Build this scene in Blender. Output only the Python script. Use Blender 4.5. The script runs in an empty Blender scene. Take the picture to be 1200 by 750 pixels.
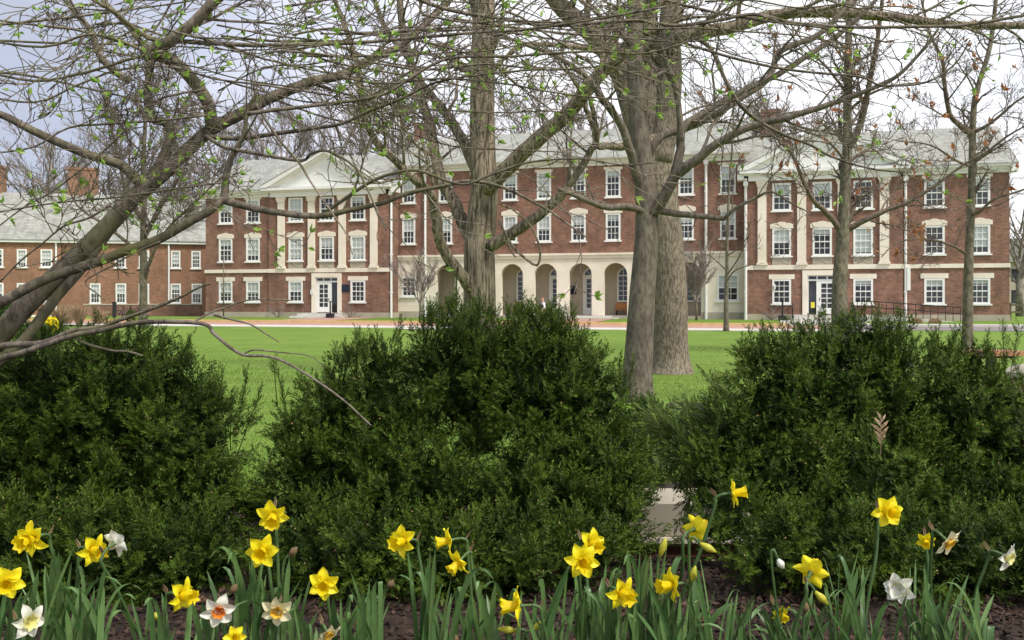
import bpy, math, random
import numpy as np
from mathutils import Vector, Matrix
F = 1100.0; CX = 600.0; HY = 352.0; EYE = 1.57
scene = bpy.context.scene
COL = scene.collection
def at(u, v, d):
    """the place that the photo's pixel (u, v) shows at d metres in front of the camera"""
    return Vector(((u-CX)*d/F, d, EYE-(v-HY)*d/F))

# ------------------------------------------------------------------ materials
def mat(name):
    m = bpy.data.materials.new(name); m.use_nodes = True
    nt = m.node_tree; b = nt.nodes['Principled BSDF']
    return m, nt, b
def N(nt, typ, **kw):
    n = nt.nodes.new(typ)
    for k, v in kw.items(): setattr(n, k, v)
    return n
def noise(nt, scale, detail=4, rough=.55, vec=None, mapscale=None, coord='Object'):
    tc = N(nt, 'ShaderNodeTexCoord'); n = N(nt, 'ShaderNodeTexNoise')
    n.inputs['Scale'].default_value = scale; n.inputs['Detail'].default_value = detail; n.inputs['Roughness'].default_value = rough
    if mapscale:
        mp = N(nt, 'ShaderNodeMapping'); mp.inputs['Scale'].default_value = mapscale
        nt.links.new(tc.outputs[coord], mp.inputs[0]); nt.links.new(mp.outputs[0], n.inputs['Vector'])
    else: nt.links.new(tc.outputs[coord], n.inputs['Vector'])
    return n
def ramp(nt, src, stops):
    r = N(nt, 'ShaderNodeValToRGB'); cr = r.color_ramp
    while len(cr.elements) < len(stops): cr.elements.new(.5)
    for e, (p, c) in zip(cr.elements, stops): e.position = p; e.color = (*c, 1)
    nt.links.new(src, r.inputs[0]); return r
def bump(nt, b, src, strength, dist=.01):
    n = N(nt, 'ShaderNodeBump'); n.inputs['Strength'].default_value = strength; n.inputs['Distance'].default_value = dist
    nt.links.new(src, n.inputs['Height']); nt.links.new(n.outputs[0], b.inputs['Normal']); return n
def noisy(name, stops, scale, rough=.8, detail=5, bs=.3, bd=.01, mapscale=None, bscale=None, spec=.3, nrough=.6):
    m, nt, b = mat(name)
    n = noise(nt, scale, detail, nrough, mapscale=mapscale)
    r = ramp(nt, n.outputs['Fac'], stops); nt.links.new(r.outputs[0], b.inputs['Base Color'])
    b.inputs['Roughness'].default_value = rough; b.inputs['Specular IOR Level'].default_value = spec
    if bs:
        n2 = noise(nt, bscale or scale*2, 4, .6, mapscale=mapscale); bump(nt, b, n2.outputs['Fac'], bs, bd)
    return m
def brick_mat(name, c1, c2, mortar, var=.35):
    m, nt, b = mat(name)
    tc = N(nt, 'ShaderNodeTexCoord'); sep = N(nt, 'ShaderNodeSeparateXYZ'); nt.links.new(tc.outputs['Object'], sep.inputs[0])
    ad = N(nt, 'ShaderNodeMath', operation='ADD'); nt.links.new(sep.outputs[0], ad.inputs[0]); nt.links.new(sep.outputs[1], ad.inputs[1])
    cb = N(nt, 'ShaderNodeCombineXYZ'); nt.links.new(ad.outputs[0], cb.inputs[0]); nt.links.new(sep.outputs[2], cb.inputs[1])
    br = N(nt, 'ShaderNodeTexBrick'); nt.links.new(cb.outputs[0], br.inputs['Vector'])
    br.inputs['Color1'].default_value = (*c1, 1); br.inputs['Color2'].default_value = (*c2, 1); br.inputs['Mortar'].default_value = (*mortar, 1)
    br.inputs['Scale'].default_value = 1; br.inputs['Brick Width'].default_value = .22; br.inputs['Row Height'].default_value = .078
    br.inputs['Mortar Size'].default_value = .008; br.inputs['Bias'].default_value = -.1
    n = noise(nt, .6, 8, .72, mapscale=(1.6, 1.6, .7)); r = ramp(nt, n.outputs['Fac'], [(.3, (1-var,)*3), (.7, (1+var*.35,)*3)])
    mx = N(nt, 'ShaderNodeMix', data_type='RGBA', blend_type='MULTIPLY'); mx.inputs[0].default_value = 1
    nt.links.new(br.outputs[0], mx.inputs[6]); nt.links.new(r.outputs[0], mx.inputs[7])
    # header courses: every brick row gets a slightly different shade
    n2 = noise(nt, 1, 2, .5, mapscale=(2.2, 2.2, 9)); r2 = ramp(nt, n2.outputs['Fac'], [(.35, (.86, .84, .84)), (.65, (1.12, 1.12, 1.12))])
    mx2 = N(nt, 'ShaderNodeMix', data_type='RGBA', blend_type='MULTIPLY'); mx2.inputs[0].default_value = 1
    nt.links.new(mx.outputs[2], mx2.inputs[6]); nt.links.new(r2.outputs[0], mx2.inputs[7])
    nt.links.new(mx2.outputs[2], b.inputs['Base Color']); b.inputs['Roughness'].default_value = .9
    bump(nt, b, br.outputs['Fac'], .3, -.004)
    return m
M = {}
M['brick'] = brick_mat('red_brick', (.290, .118, .072), (.135, .060, .042), (.40, .31, .24), .5)
M['brick_tan'] = brick_mat('tan_brick', (.33, .15, .075), (.22, .10, .06), (.38, .29, .21))
M['brick_path'] = noisy('brick_paving', [(.3, (.36, .20, .15)), (.7, (.50, .30, .235))], 2.5, .9)
M['lime'] = noisy('limestone', [(.3, (.70, .63, .51)), (.7, (.86, .79, .67))], .7, .85, 6, .15)
M['lime_mid'] = noisy('shaded_limestone', [(.3, (.42, .365, .28)), (.7, (.54, .47, .37))], .7, .85, 6, .1)  # limestone again, its colour darkened for the shade inside the loggia
M['lime_dark'] = noisy('weathered_shaded_limestone', [(.3, (.36, .32, .25)), (.7, (.48, .43, .34))], 1.2, .9, 6, .15)  # weathered stone; the dark tone also stands for shade on the garden coping
M['white'] = noisy('white_paint', [(.3, (.74, .74, .70)), (.7, (.84, .84, .81))], 1.5, .5, 3, .05)
M['slate'] = None
def slate():
    m, nt, b = mat('pale_slate_roof')
    tc = N(nt, 'ShaderNodeTexCoord'); sep = N(nt, 'ShaderNodeSeparateXYZ'); nt.links.new(tc.outputs['Object'], sep.inputs[0])
    cb = N(nt, 'ShaderNodeCombineXYZ'); nt.links.new(sep.outputs[0], cb.inputs[0]); nt.links.new(sep.outputs[2], cb.inputs[1])
    br = N(nt, 'ShaderNodeTexBrick'); nt.links.new(cb.outputs[0], br.inputs['Vector'])
    br.inputs['Color1'].default_value = (.40, .405, .365, 1); br.inputs['Color2'].default_value = (.29, .295, .265, 1); br.inputs['Mortar'].default_value = (.19, .19, .175, 1)
    br.inputs['Scale'].default_value = 1; br.inputs['Brick Width'].default_value = .4; br.inputs['Row Height'].default_value = .16; br.inputs['Mortar Size'].default_value = .012
    n = noise(nt, 1.1, 8, .75, mapscale=(1.4, .5, .5)); r = ramp(nt, n.outputs['Fac'], [(.32, (.66, .66, .66)), (.68, (1.18, 1.18, 1.14))])
    mx = N(nt, 'ShaderNodeMix', data_type='RGBA', blend_type='MULTIPLY'); mx.inputs[0].default_value = 1
    nt.links.new(br.outputs[0], mx.inputs[6]); nt.links.new(r.outputs[0], mx.inputs[7]); nt.links.new(mx.outputs[2], b.inputs['Base Color'])
    b.inputs['Roughness'].default_value = .7; bump(nt, b, br.outputs['Fac'], .4, -.01); return m
M['slate'] = slate()
M['concrete'] = noisy('pale_concrete', [(.3, (.50, .47, .43)), (.7, (.66, .63, .58))], 1.3, .9, 6, .1)
M['asphalt'] = noisy('grey_path_asphalt', [(.3, (.17, .15, .145)), (.7, (.25, .225, .21))], 2, .95, 6, .1)
M['yellow_kerb'] = noisy('yellow_kerb_paint', [(.3, (.56, .40, .17)), (.7, (.72, .53, .24))], 2.5, .8, 5, .1)
M['black'] = noisy('black_metal', [(.3, (.015, .015, .017)), (.7, (.03, .03, .033))], 8, .45, 3, .05)
M['wood'] = noisy('orange_wood', [(.3, (.42, .17, .06)), (.7, (.55, .25, .09))], 3, .6, 5, .1, mapscale=(.4, 3, 3))
M['green_paint'] = noisy('green_door_paint', [(.3, (.10, .22, .17)), (.7, (.14, .28, .21))], 1.5, .5, 3, .05)
M['grey_box'] = noisy('grey_white_metal', [(.3, (.6, .6, .6)), (.7, (.75, .75, .75))], 3, .5, 3, .05)
M['table_top'] = noisy('red_stone_top', [(.3, (.38, .15, .09)), (.7, (.52, .25, .16))], 9, .7, 5, .15)
M['blind'] = noisy('cream_blind', [(.3, (.82, .82, .76)), (.7, (.88, .88, .84))], 2, .8, 3, 0)
M['interior'] = noisy('dim_room', [(.3, (.02, .022, .028)), (.7, (.07, .07, .08))], 1.2, .9, 3, 0)
M['yellow_paper'] = noisy('yellow_paper', [(.3, (.75, .62, .05)), (.7, (.8, .68, .08))], 3, .8, 3, 0)
def glass():
    m, nt, b = mat('window_glass'); nt.nodes.remove(b)
    out = [n for n in nt.nodes if n.type == 'OUTPUT_MATERIAL'][0]
    t = N(nt, 'ShaderNodeBsdfTransparent'); t.inputs[0].default_value = (.78, .82, .82, 1)
    g = N(nt, 'ShaderNodeBsdfGlossy'); g.inputs['Roughness'].default_value = .04
    n = noise(nt, .8, 2, .5); bp = N(nt, 'ShaderNodeBump'); bp.inputs['Strength'].default_value = .12; bp.inputs['Distance'].default_value = .05
    nt.links.new(n.outputs['Fac'], bp.inputs['Height']); nt.links.new(bp.outputs[0], g.inputs['Normal'])
    mx = N(nt, 'ShaderNodeMixShader'); mx.inputs[0].default_value = .09; nt.links.new(t.outputs[0], mx.inputs[1]); nt.links.new(g.outputs[0], mx.inputs[2])
    nt.links.new(mx.outputs[0], out.inputs[0]); return m
M['glass'] = glass()
def bark(name, dark, light, zs=.25, sc=14, bs=.8, bd=.02, moss=None):
    m, nt, b = mat(name)
    n = noise(nt, sc, 7, .7, mapscale=(1, 1, zs)); r = ramp(nt, n.outputs['Fac'], [(.42, dark), (.58, light)])
    n3 = noise(nt, 1.3, 4, .6); r3 = ramp(nt, n3.outputs['Fac'], [(.35, (.75, .75, .75)), (.65, (1.2, 1.2, 1.15))])
    mx = N(nt, 'ShaderNodeMix', data_type='RGBA', blend_type='MULTIPLY'); mx.inputs[0].default_value = 1
    nt.links.new(r.outputs[0], mx.inputs[6]); nt.links.new(r3.outputs[0], mx.inputs[7])
    src = mx.outputs[2]
    if moss:
        n4 = noise(nt, 3, 5, .7); r4 = ramp(nt, n4.outputs['Fac'], [(.45, (0, 0, 0)), (.7, (1, 1, 1))])
        mm = N(nt, 'ShaderNodeMix', data_type='RGBA'); nt.links.new(r4.outputs[0], mm.inputs[0]); nt.links.new(src, mm.inputs[6]); mm.inputs[7].default_value = (*moss, 1); src = mm.outputs[2]
    nt.links.new(src, b.inputs['Base Color']); b.inputs['Roughness'].default_value = .9; b.inputs['Specular IOR Level'].default_value = .2
    if bs: bump(nt, b, n.outputs['Fac'], bs, bd)
    return m
M['bark_furrow'] = bark('furrowed_grey_bark', (.085, .066, .045), (.40, .33, .245), .10, 22, 1, .06)
M['bark_smooth'] = bark('smooth_brown_bark', (.105, .085, .068), (.19, .16, .13), .35, 18, .6, .02)
M['bark_scale'] = bark('scaly_grey_bark', (.11, .09, .07), (.30, .25, .195), .28, 34, 1, .03)
M['bark_young'] = bark('young_tree_bark', (.11, .095, .07), (.22, .19, .145), .5, 12, .4, .01)
M['bark_magnolia'] = bark('magnolia_bark', (.10, .083, .07), (.26, .215, .175), .5, 34, .8, .006, (.15, .145, .06))
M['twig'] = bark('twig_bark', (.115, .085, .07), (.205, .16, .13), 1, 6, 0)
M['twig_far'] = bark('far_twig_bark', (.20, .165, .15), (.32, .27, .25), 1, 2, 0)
def leafy(name, c1, c2, rough=.5, trans=.25, attr='var', spec=.4):
    m, nt, b = mat(name)
    a = N(nt, 'ShaderNodeAttribute'); a.attribute_name = attr
    r = ramp(nt, a.outputs['Fac'], [(0, c1), (1, c2)])
    nz = noise(nt, 55, 3, .6); rz = ramp(nt, nz.outputs['Fac'], [(.3, (.82, .84, .80)), (.7, (1.08, 1.06, 1.1))]); r0 = r
    r = N(nt, 'ShaderNodeMix', data_type='RGBA', blend_type='MULTIPLY'); r.inputs[0].default_value = 1; nt.links.new(r0.outputs[0], r.inputs[6]); nt.links.new(rz.outputs[0], r.inputs[7]); nt.links.new(r.outputs[2], b.inputs['Base Color'])
    b.inputs['Roughness'].default_value = rough; b.inputs['Specular IOR Level'].default_value = spec
    if trans:
        out = [n for n in nt.nodes if n.type == 'OUTPUT_MATERIAL'][0]
        t = N(nt, 'ShaderNodeBsdfTranslucent'); nt.links.new(r.outputs[2], t.inputs[0])
        mx = N(nt, 'ShaderNodeMixShader'); mx.inputs[0].default_value = trans
        nt.links.new(b.outputs[0], mx.inputs[1]); nt.links.new(t.outputs[0], mx.inputs[2]); nt.links.new(mx.outputs[0], out.inputs[0])
    return m
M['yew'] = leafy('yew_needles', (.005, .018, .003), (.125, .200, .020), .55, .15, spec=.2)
M['yew_shade_core'] = leafy('shade_core_and_shoots', (.012, .022, .006), (.03, .05, .012), 1, 0, spec=0)  # near-black green, shade deep in the crown put into the colour
M['yew_light'] = leafy('fresh_yew_needles', (.05, .11, .02), (.24, .30, .06), .5, .25)
M['box_leaf'] = leafy('box_leaves', (.03, .07, .02), (.09, .16, .03), .7, .15, spec=.1)
M['cone'] = leafy('yew_cones', (.22, .13, .06), (.45, .32, .14), .8, 0)
M['bud'] = leafy('magnolia_leaf_buds', (.20, .38, .05), (.48, .66, .14), .5, .35)
M['dead_leaf'] = leafy('dead_oak_leaves', (.30, .10, .045), (.62, .30, .14), .8, .3)
M['petal_yellow'] = leafy('yellow_petals', (.96, .80, .008), (.98, .88, .03), .5, .3)
M['trumpet_yellow'] = leafy('deep_yellow_trumpet', (.96, .70, .004), (.97, .78, .012), .5, .4)
M['petal_white'] = leafy('white_petals', (.80, .80, .66), (.86, .86, .74), .5, .2)
M['petal_cream'] = leafy('cream_petals', (.82, .76, .42), (.86, .82, .55), .5, .2)
M['cup_orange'] = leafy('orange_cup', (.80, .16, .008), (.85, .26, .02), .5, .15)
M['cup_gold'] = leafy('golden_cup', (.82, .42, .02), (.86, .54, .04), .5, .15)
M['cup_pale'] = leafy('pale_yellow_cup', (.80, .74, .22), (.86, .82, .35), .5, .2)
M['stem'] = leafy('daffodil_stem', (.045, .10, .03), (.10, .17, .05), .45, .1)
M['strap'] = leafy('daffodil_leaves', (.035, .10, .026), (.19, .31, .10), .38, .15)
M['spathe'] = leafy('papery_spathe', (.14, .085, .045), (.28, .20, .10), .8, .3)
M['bud_yellow'] = leafy('yellow_green_bud', (.40, .46, .06), (.70, .60, .05), .5, .2)
M['chips'] = leafy('bark_chips', (.014, .009, .007), (.10, .055, .035), .9, 0)
M['dry_grass'] = leafy('dry_ornamental_grass', (.30, .20, .11), (.50, .37, .23), .9, .2)
M['grass_blade'] = leafy('lawn_grass_blades', (.11, .20, .024), (.19, .28, .045), .6, .3)
M['mulch'] = noisy('shaded_bark_mulch', [(.3, (.014, .010, .008)), (.5, (.034, .022, .016)), (.72, (.07, .043, .03))], 28, .95, 8, .8, .02)  # bark mulch toned near black for the shade over the bed
def lawn():
    m, nt, b = mat('mown_lawn')
    n = noise(nt, .5, 9, .72); r = ramp(nt, n.outputs['Fac'], [(.3, (.105, .185, .026)), (.5, (.145, .235, .034)), (.72, (.205, .275, .055))])
    n2 = noise(nt, 1, 5, .75, mapscale=(28, 10, 1)); r2 = ramp(nt, n2.outputs['Fac'], [(.3, (.84, .86, .82)), (.7, (1.12, 1.1, 1.12))])
    mx = N(nt, 'ShaderNodeMix', data_type='RGBA', blend_type='MULTIPLY'); mx.inputs[0].default_value = 1
    nt.links.new(r.outputs[0], mx.inputs[6]); nt.links.new(r2.outputs[0], mx.inputs[7]); nt.links.new(mx.outputs[2], b.inputs['Base Color'])
    b.inputs['Roughness'].default_value = .85; b.inputs['Specular IOR Level'].default_value = .15; bump(nt, b, n2.outputs['Fac'], .6, .03); return m
M['lawn'] = lawn()
M['skin'] = noisy('skin', [(.3, (.50, .28, .20)), (.7, (.56, .33, .24))], 6, .6, 3, 0)
M['hair'] = noisy('reddish_hair', [(.3, (.28, .09, .05)), (.7, (.38, .14, .08))], 30, .7, 3, 0)
M['shirt'] = noisy('white_shirt', [(.3, (.62, .62, .64)), (.7, (.74, .74, .76))], 6, .9, 3, .1)
M['trousers'] = noisy('grey_trousers', [(.3, (.13, .13, .13)), (.7, (.20, .20, .19))], 6, .9, 3, .1)
M['navy'] = noisy('navy_cloth', [(.3, (.012, .016, .035)), (.7, (.03, .035, .06))], 6, .9, 3, .1)
M['far_wall'] = noisy('pale_far_wall', [(.3, (.42, .36, .28)), (.7, (.52, .45, .36))], .5, .9, 3, 0)

# ------------------------------------------------------------------ mesh builder
def link(o, parent=None):
    COL.objects.link(o)
    if parent is not None: o.parent = parent
    return o
def tag(o, label=None, cat=None, group=None, kind=None):
    if label: o['label'] = label
    if cat: o['category'] = cat
    if group: o['group'] = group
    if kind: o['kind'] = kind
    return o
def empty(name, label, cat, loc=(0, 0, 0), rz=0, group=None):
    o = bpy.data.objects.new(name, None); o.location = loc; o.rotation_euler = (0, 0, rz); link(o)
    return tag(o, label, cat, group)
def raw(name, V, Fc, material, parent=None, off=None, smooth=False, var=None):
    """V (n,3), Fc: array (m,k) of equal polygons or list of faces"""
    V = np.asarray(V, dtype=np.float32)
    if off is not None: V = V - np.array(off, dtype=np.float32)
    me = bpy.data.meshes.new(name)
    if isinstance(Fc, np.ndarray):
        k = Fc.shape[1]; m = Fc.shape[0]
        me.vertices.add(len(V)); me.vertices.foreach_set('co', V.ravel())
        me.loops.add(m*k); me.loops.foreach_set('vertex_index', Fc.ravel().astype(np.int32))
        me.polygons.add(m); me.polygons.foreach_set('loop_start', np.arange(0, m*k, k, dtype=np.int32))
        me.update(calc_edges=True)
    else:
        me.from_pydata(V.tolist(), [], Fc); me.update()
    if smooth: me.polygons.foreach_set('use_smooth', [True]*len(me.polygons))
    if var is not None:
        a = me.attributes.new('var', 'FLOAT', 'POINT'); a.data.foreach_set('value', np.asarray(var, dtype=np.float32))
    me.materials.append(material)
    o = bpy.data.objects.new(name, me); return link(o, parent)
class MB:
    def __init__(s): s.v = []; s.f = []; s.var = []
    def add(s, vs, fs, var=.5):
        b = len(s.v); s.v.extend(vs); s.f.extend([tuple(i+b for i in f) for f in fs]); s.var.extend([var]*len(vs))
    def box(s, x0, x1, y0, y1, z0, z1):
        s.add([(x, y, z) for z in (z0, z1) for y in (y0, y1) for x in (x0, x1)],
              [(0, 2, 3, 1), (4, 5, 7, 6), (0, 1, 5, 4), (2, 6, 7, 3), (0, 4, 6, 2), (1, 3, 7, 5)]); return s
    def prism(s, poly, y0, y1):   # polygon in x,z, extruded in y
        n = len(poly)
        s.add([(p[0], y0, p[1]) for p in poly]+[(p[0], y1, p[1]) for p in poly],
              [tuple(range(n)), tuple(range(2*n-1, n-1, -1))]+[(i, i+n, (i+1) % n+n, (i+1) % n) for i in range(n)]); return s
    def tube(s, pts, rad, k=6, cap=True, var=.5, flat=None):
        P = [Vector(p) for p in pts]; n = len(P); b = len(s.v)
        ref = None
        for i in range(n):
            t = (P[min(i+1, n-1)]-P[max(i-1, 0)])
            if t.length < 1e-9: t = Vector((0, 0, 1))
            t.normalize()
            if ref is None:
                ref = Vector((0, 0, 1)) if abs(t.z) < .9 else Vector((1, 0, 0))
                ref = (ref-t*ref.dot(t)).normalized()
            else:
                ref = ref-t*ref.dot(t)
                if ref.length < 1e-6: ref = t.orthogonal()
                ref.normalize()
            bi = t.cross(ref); r = rad[i] if hasattr(rad, '__len__') else rad
            for j in range(k):
                a = 2*math.pi*j/k; c = math.cos(a)*r; d = math.sin(a)*r
                s.v.append((P[i].x+ref.x*c+bi.x*d, P[i].y+ref.y*c+bi.y*d, P[i].z+ref.z*c+bi.z*d)); s.var.append(var)
        for i in range(n-1):
            for j in range(k):
                s.f.append((b+i*k+j, b+i*k+(j+1) % k, b+(i+1)*k+(j+1) % k, b+(i+1)*k+j))
        if cap and k > 2: s.f.append(tuple(b+(n-1)*k+j for j in range(k))); s.f.append(tuple(b+j for j in reversed(range(k))))
        return s
    def build(s, name, material, parent=None, off=None, smooth=False, attr=False):
        return raw(name, np.array(s.v, dtype=np.float32), s.f, material, parent, off, smooth, s.var if attr else None)
def copy_tree(o, parent=None):
    c = o.copy(); COL.objects.link(c); c.parent = parent
    for ch in list(o.children): copy_tree(ch, c)
    return c
# ------------------------------------------------------------------ the hall: its own frame (x along the front, y into the building)
TH = -math.atan2(11, 38.75); E = Vector((math.cos(TH), math.sin(TH), 0)); B = Vector((-math.sin(TH), math.cos(TH), 0))
O = Vector((-22.0, 78.0, 0))
def S(u, t=0.0):
    k = (u-CX)/F   # x = k*y
    ox, oy = O.x+B.x*t, O.y+B.y*t
    return (k*oy-ox)/(E.x-k*E.y)
def W(s, t, z): return O+E*s+B*t+Vector((0, 0, z))
hall = empty('brick_hall', 'long three storey red brick hall with white pediments and stone arcade across the lawn', 'building', O, TH)

def wall_holes(mb, x0, x1, z0, z1, y, holes, depth=.16):
    xs = sorted({x0, x1, *[h[0] for h in holes], *[h[1] for h in holes]}); zs = sorted({z0, z1, *[h[2] for h in holes], *[h[3] for h in holes]})
    for i in range(len(xs)-1):
        for j in range(len(zs)-1):
            cx, cz = (xs[i]+xs[i+1])/2, (zs[j]+zs[j+1])/2
            if any(h[0] < cx < h[1] and h[2] < cz < h[3] for h in holes): continue
            mb.add([(xs[i], y, zs[j]), (xs[i+1], y, zs[j]), (xs[i+1], y, zs[j+1]), (xs[i], y, zs[j+1])], [(0, 1, 2, 3)])
    for a, b, c, d in holes:
        for p, q in (((a, c), (a, d)), ((b, d), (b, c)), ((a, d), (b, d)), ((b, c), (a, c))):
            mb.add([(p[0], y, p[1]), (q[0], y, q[1]), (q[0], y+depth, q[1]), (p[0], y+depth, p[1])], [(0, 1, 2, 3)])
protos = {}
def window(parent, x, z, w, h, y, blind, lint, key=None):
    """a sash window whose opening's foot is at x, z in the wall plane y"""
    key = (round(w, 2), round(h, 2), lint)
    if key not in protos:
        f = MB(); tw = .11
        f.box(-w/2-.03, -w/2+tw, -.035, .09, -.02, h+.02); f.box(w/2-tw, w/2+.03, -.035, .09, -.02, h+.02)
        f.box(-w/2+tw, w/2-tw, -.033, .09, h-tw, h+.02); f.box(-w/2+tw, w/2-tw, -.02, .09, -.018, .09)
        gw = w-2*tw; hm = h/2
        f.box(-gw/2, gw/2, .0, .085, hm-.04, hm+.04)
        for i in (1, 2):
            xx = -gw/2+gw*i/3; f.box(xx-.018, xx+.018, .02, .06, .09, hm-.04); f.box(xx-.018, xx+.018, .02, .06, hm+.04, h-tw)
        for zz in (.09+(hm-.13)/2, hm+.04+(h-tw-hm-.04)/2): f.box(-gw/2, gw/2, .022, .058, zz-.018, zz+.018)
        fo = f.build('window', M['white']); COL.objects.unlink(fo)
        g = MB(); g.add([(-gw/2, .064, .09), (gw/2, .064, .09), (gw/2, .064, h-tw), (-gw/2, .064, h-tw)], [(0, 1, 2, 3)]); g = g.build('pane', M['glass']); COL.objects.unlink(g)
        r = MB(); a, b2 = w/2-.01, .6
        r.add([(-a, .161, 0), (a, .161, 0), (a, .161, h), (-a, .161, h), (-a, b2, 0), (a, b2, 0), (a, b2, h), (-a, b2, h)], [(4, 5, 6, 7), (0, 4, 7, 3), (1, 2, 6, 5), (0, 1, 5, 4), (3, 7, 6, 2)])
        ro = r.build('room_interior', M['interior']); COL.objects.unlink(ro)
        bl = MB().box(-gw/2-.02, gw/2+.02, .115, .125, -1, 0).build('blind', M['blind']); COL.objects.unlink(bl)
        si = MB().box(-w/2-.14, w/2+.14, -.13, .03, -.13, -.022).build('sill', M['white']); COL.objects.unlink(si)
        li = None
        if lint == 'eared':
            l = MB(); W2 = w/2+.18
            l.prism([(-W2, h+.024), (W2, h+.024), (W2, h+.30), (W2-.12, h+.34), (W2-.22, h+.40), (.35, h+.40), (.22, h+.46), (0, h+.50), (-.22, h+.46), (-.35, h+.40), (-W2+.22, h+.40), (-W2+.12, h+.34), (-W2, h+.30)], -.06, -.002)
        elif lint == 'flat':
            l = MB().box(-w/2-.26, w/2+.26, -.05, -.002, h+.024, h+.36)
        elif lint == 'plain':
            l = MB().box(-w/2-.18, w/2+.18, -.04, -.002, h+.024, h+.22)
        if lint: li = l.build('lintel', M['lime']); COL.objects.unlink(li)
        protos[key] = (fo, g, ro, bl, si, li)
    fo, g, ro, bl, si, li = protos[key]
    wo = link(fo.copy(), parent); wo.location = (x, y, z)
    for c in (g, ro, si, li):
        if c is not None: link(c.copy(), wo)
    if blind > 0:
        c = link(bl.copy(), wo); c.location = (0, 0, h-.08); c.scale = (1, 1, (h-.17)*blind)
    return wo
rng = random.Random(5)
wall = MB(); stone = MB(); 
def wing(us0, us1, wcols, pcols, pilast, door_u, dz, pav0, pav1, ds_u, mirror):
    s0, s1 = S(us0), S(us1); p0, p1 = S(pav0), S(pav1)
    rows = [(7.92+dz, 1.9, None), (4.72+dz, 1.9, 'eared'), (1.36+dz, 1.68, 'flat')]
    def hole(s, z, h, w=1.22): return (s-w/2, s+w/2, z, z+h)
    wl = MB(); FW = .6
    hf = []; hp = []
    for u in wcols:
        for z, h, l in rows: hf.append(hole(S(u), z, h)); window(hall, S(u), z, 1.22, h, 0, rng.choice([.0, .18, .3, .42, .5, .62, .8]), l or 'plain')
    for u in pcols:
        for z, h, l in rows:
            if z < 3 and abs(u-door_u) < 12: continue
            s = S(u, -.15); hp.append(hole(s, z, h)); window(hall, s, z, 1.22, h, -.15, rng.choice([.0, .2, .33, .42, .5, .95]), l)
    ds = S(door_u, -.15); dw = 2.0; hp.append((ds-dw/2, ds+dw/2, .55, 3.35+dz))
    segs = [(s0, p0), (p1, s1)]
    for a, b in segs:
        if b-a > .05: wall_holes(wl, a, b, FW, 10.1, 0, [h for h in hf if a < h[0] < b])
    wall_holes(wl, p0, p1, FW, 10.0, -.15, hp)
    for x in (p0, p1): wl.add([(x, -.15, FW), (x, 0, FW), (x, 0, 10), (x, -.15, 10)], [(0, 1, 2, 3)])
    for x in (s0, s1): wl.add([(x, 0, FW), (x, 12, FW), (x, 12, 10.1), (x, 0, 10.1)], [(0, 1, 2, 3)])
    wl.add([(s0, 12, FW), (s1, 12, FW), (s1, 12, 10.1), (s0, 12, 10.1)], [(0, 1, 2, 3)])
    # gable ends
    for x in (s0, s1): wl.add([(x, 0, 10.1), (x, 12, 10.1), (x, 6, 13.7)], [(0, 1, 2)])
    wl.build('brick_wall', M['brick'], hall)
    MB().box(s0-.05, s1+.05, -.05, 11.9, -.1, FW).box(p0-.05, ds-1.3, -.2, -.052, -.1, FW-.003).box(ds+1.3, p1+.05, -.2, -.052, -.1, FW-.003).build('stone_base', M['lime_dark'], hall)
    # belt course, with the panels below the first-floor windows
    bc = MB().box(s0-.06, p0, -.08, -.003, 3.76+dz, 4.04+dz).box(p1, s1+.06, -.08, -.003, 3.76+dz, 4.04+dz).box(p0-.04, p1+.04, -.24, -.153, 3.74+dz, 4.06+dz)
    bc.build('belt_course', M['lime'], hall)
    for u in pcols:
        s = S(u, -.15); z0, z1 = 4.063+dz, 4.58+dz
        pn = MB().box(s-.62, s+.62, -.17, -.152, z0, z1).box(s-.64, s-.5, -.2, -.171, z0, z1).box(s+.5, s+.64, -.2, -.171, z0, z1)
        for a, b in (((s-.45, z0+.05), (s+.45, z1-.05)), ((s-.45, z1-.05), (s+.45, z0+.05))):
            pn.tube([(a[0], -.175, a[1]), (b[0], -.175, b[1])], .03, 4)
        pn.build('carved_panel', M['lime_dark'], hall)
    for u in pilast:
        s = S(u, -.3); z0 = 4.063+dz; z1 = 10.02
        p = MB().box(s-.3, s+.3, -.31, -.152, z0+.22, z1-.42)
        p.prism([(s-.40, z0), (s+.40, z0), (s+.38, z0+.1), (s+.32, z0+.219), (s-.32, z0+.219), (s-.38, z0+.1)], -.36, -.152)
        p.prism([(s-.31, z1-.419), (s+.31, z1-.419), (s+.36, z1-.36), (s+.34, z1-.26), (s+.42, z1-.1), (s+.42, z1), (s-.42, z1), (s-.42, z1-.1), (s-.34, z1-.26), (s-.36, z1-.36)], -.38, -.152)
        for q in (-1, 1): p.tube([(s+q*.33, -.40, z1-.17), (s+q*.33, -.2, z1-.17)], .09, 8)
        p.build('pilaster', M['lime'], hall)
    # eaves of the flanks
    for a, b in segs:
        if b-a > .1: 
            la = a-.45 if a == s0 else a+.002; lb = b+.45 if b == s1 else b-.002; cn = MB()
            cn.box(la, lb, -.12, .0, 10.1, 10.32); cn.box(la, lb, -.3, .0, 10.321, 10.5); cn.box(la, lb, -.55, .0, 10.501, 10.68); cn.build('cornice', M['white'], hall)
    for x, q in ((s0, -1), (s1, 1)):
        for yy in (-.55, 12.0):
            cn = MB(); cn.box(min(x, x+q*.45), max(x, x+q*.45), yy, yy+.9, 10.1, 10.49); cn.build('cornice', M['white'], hall)
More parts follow.
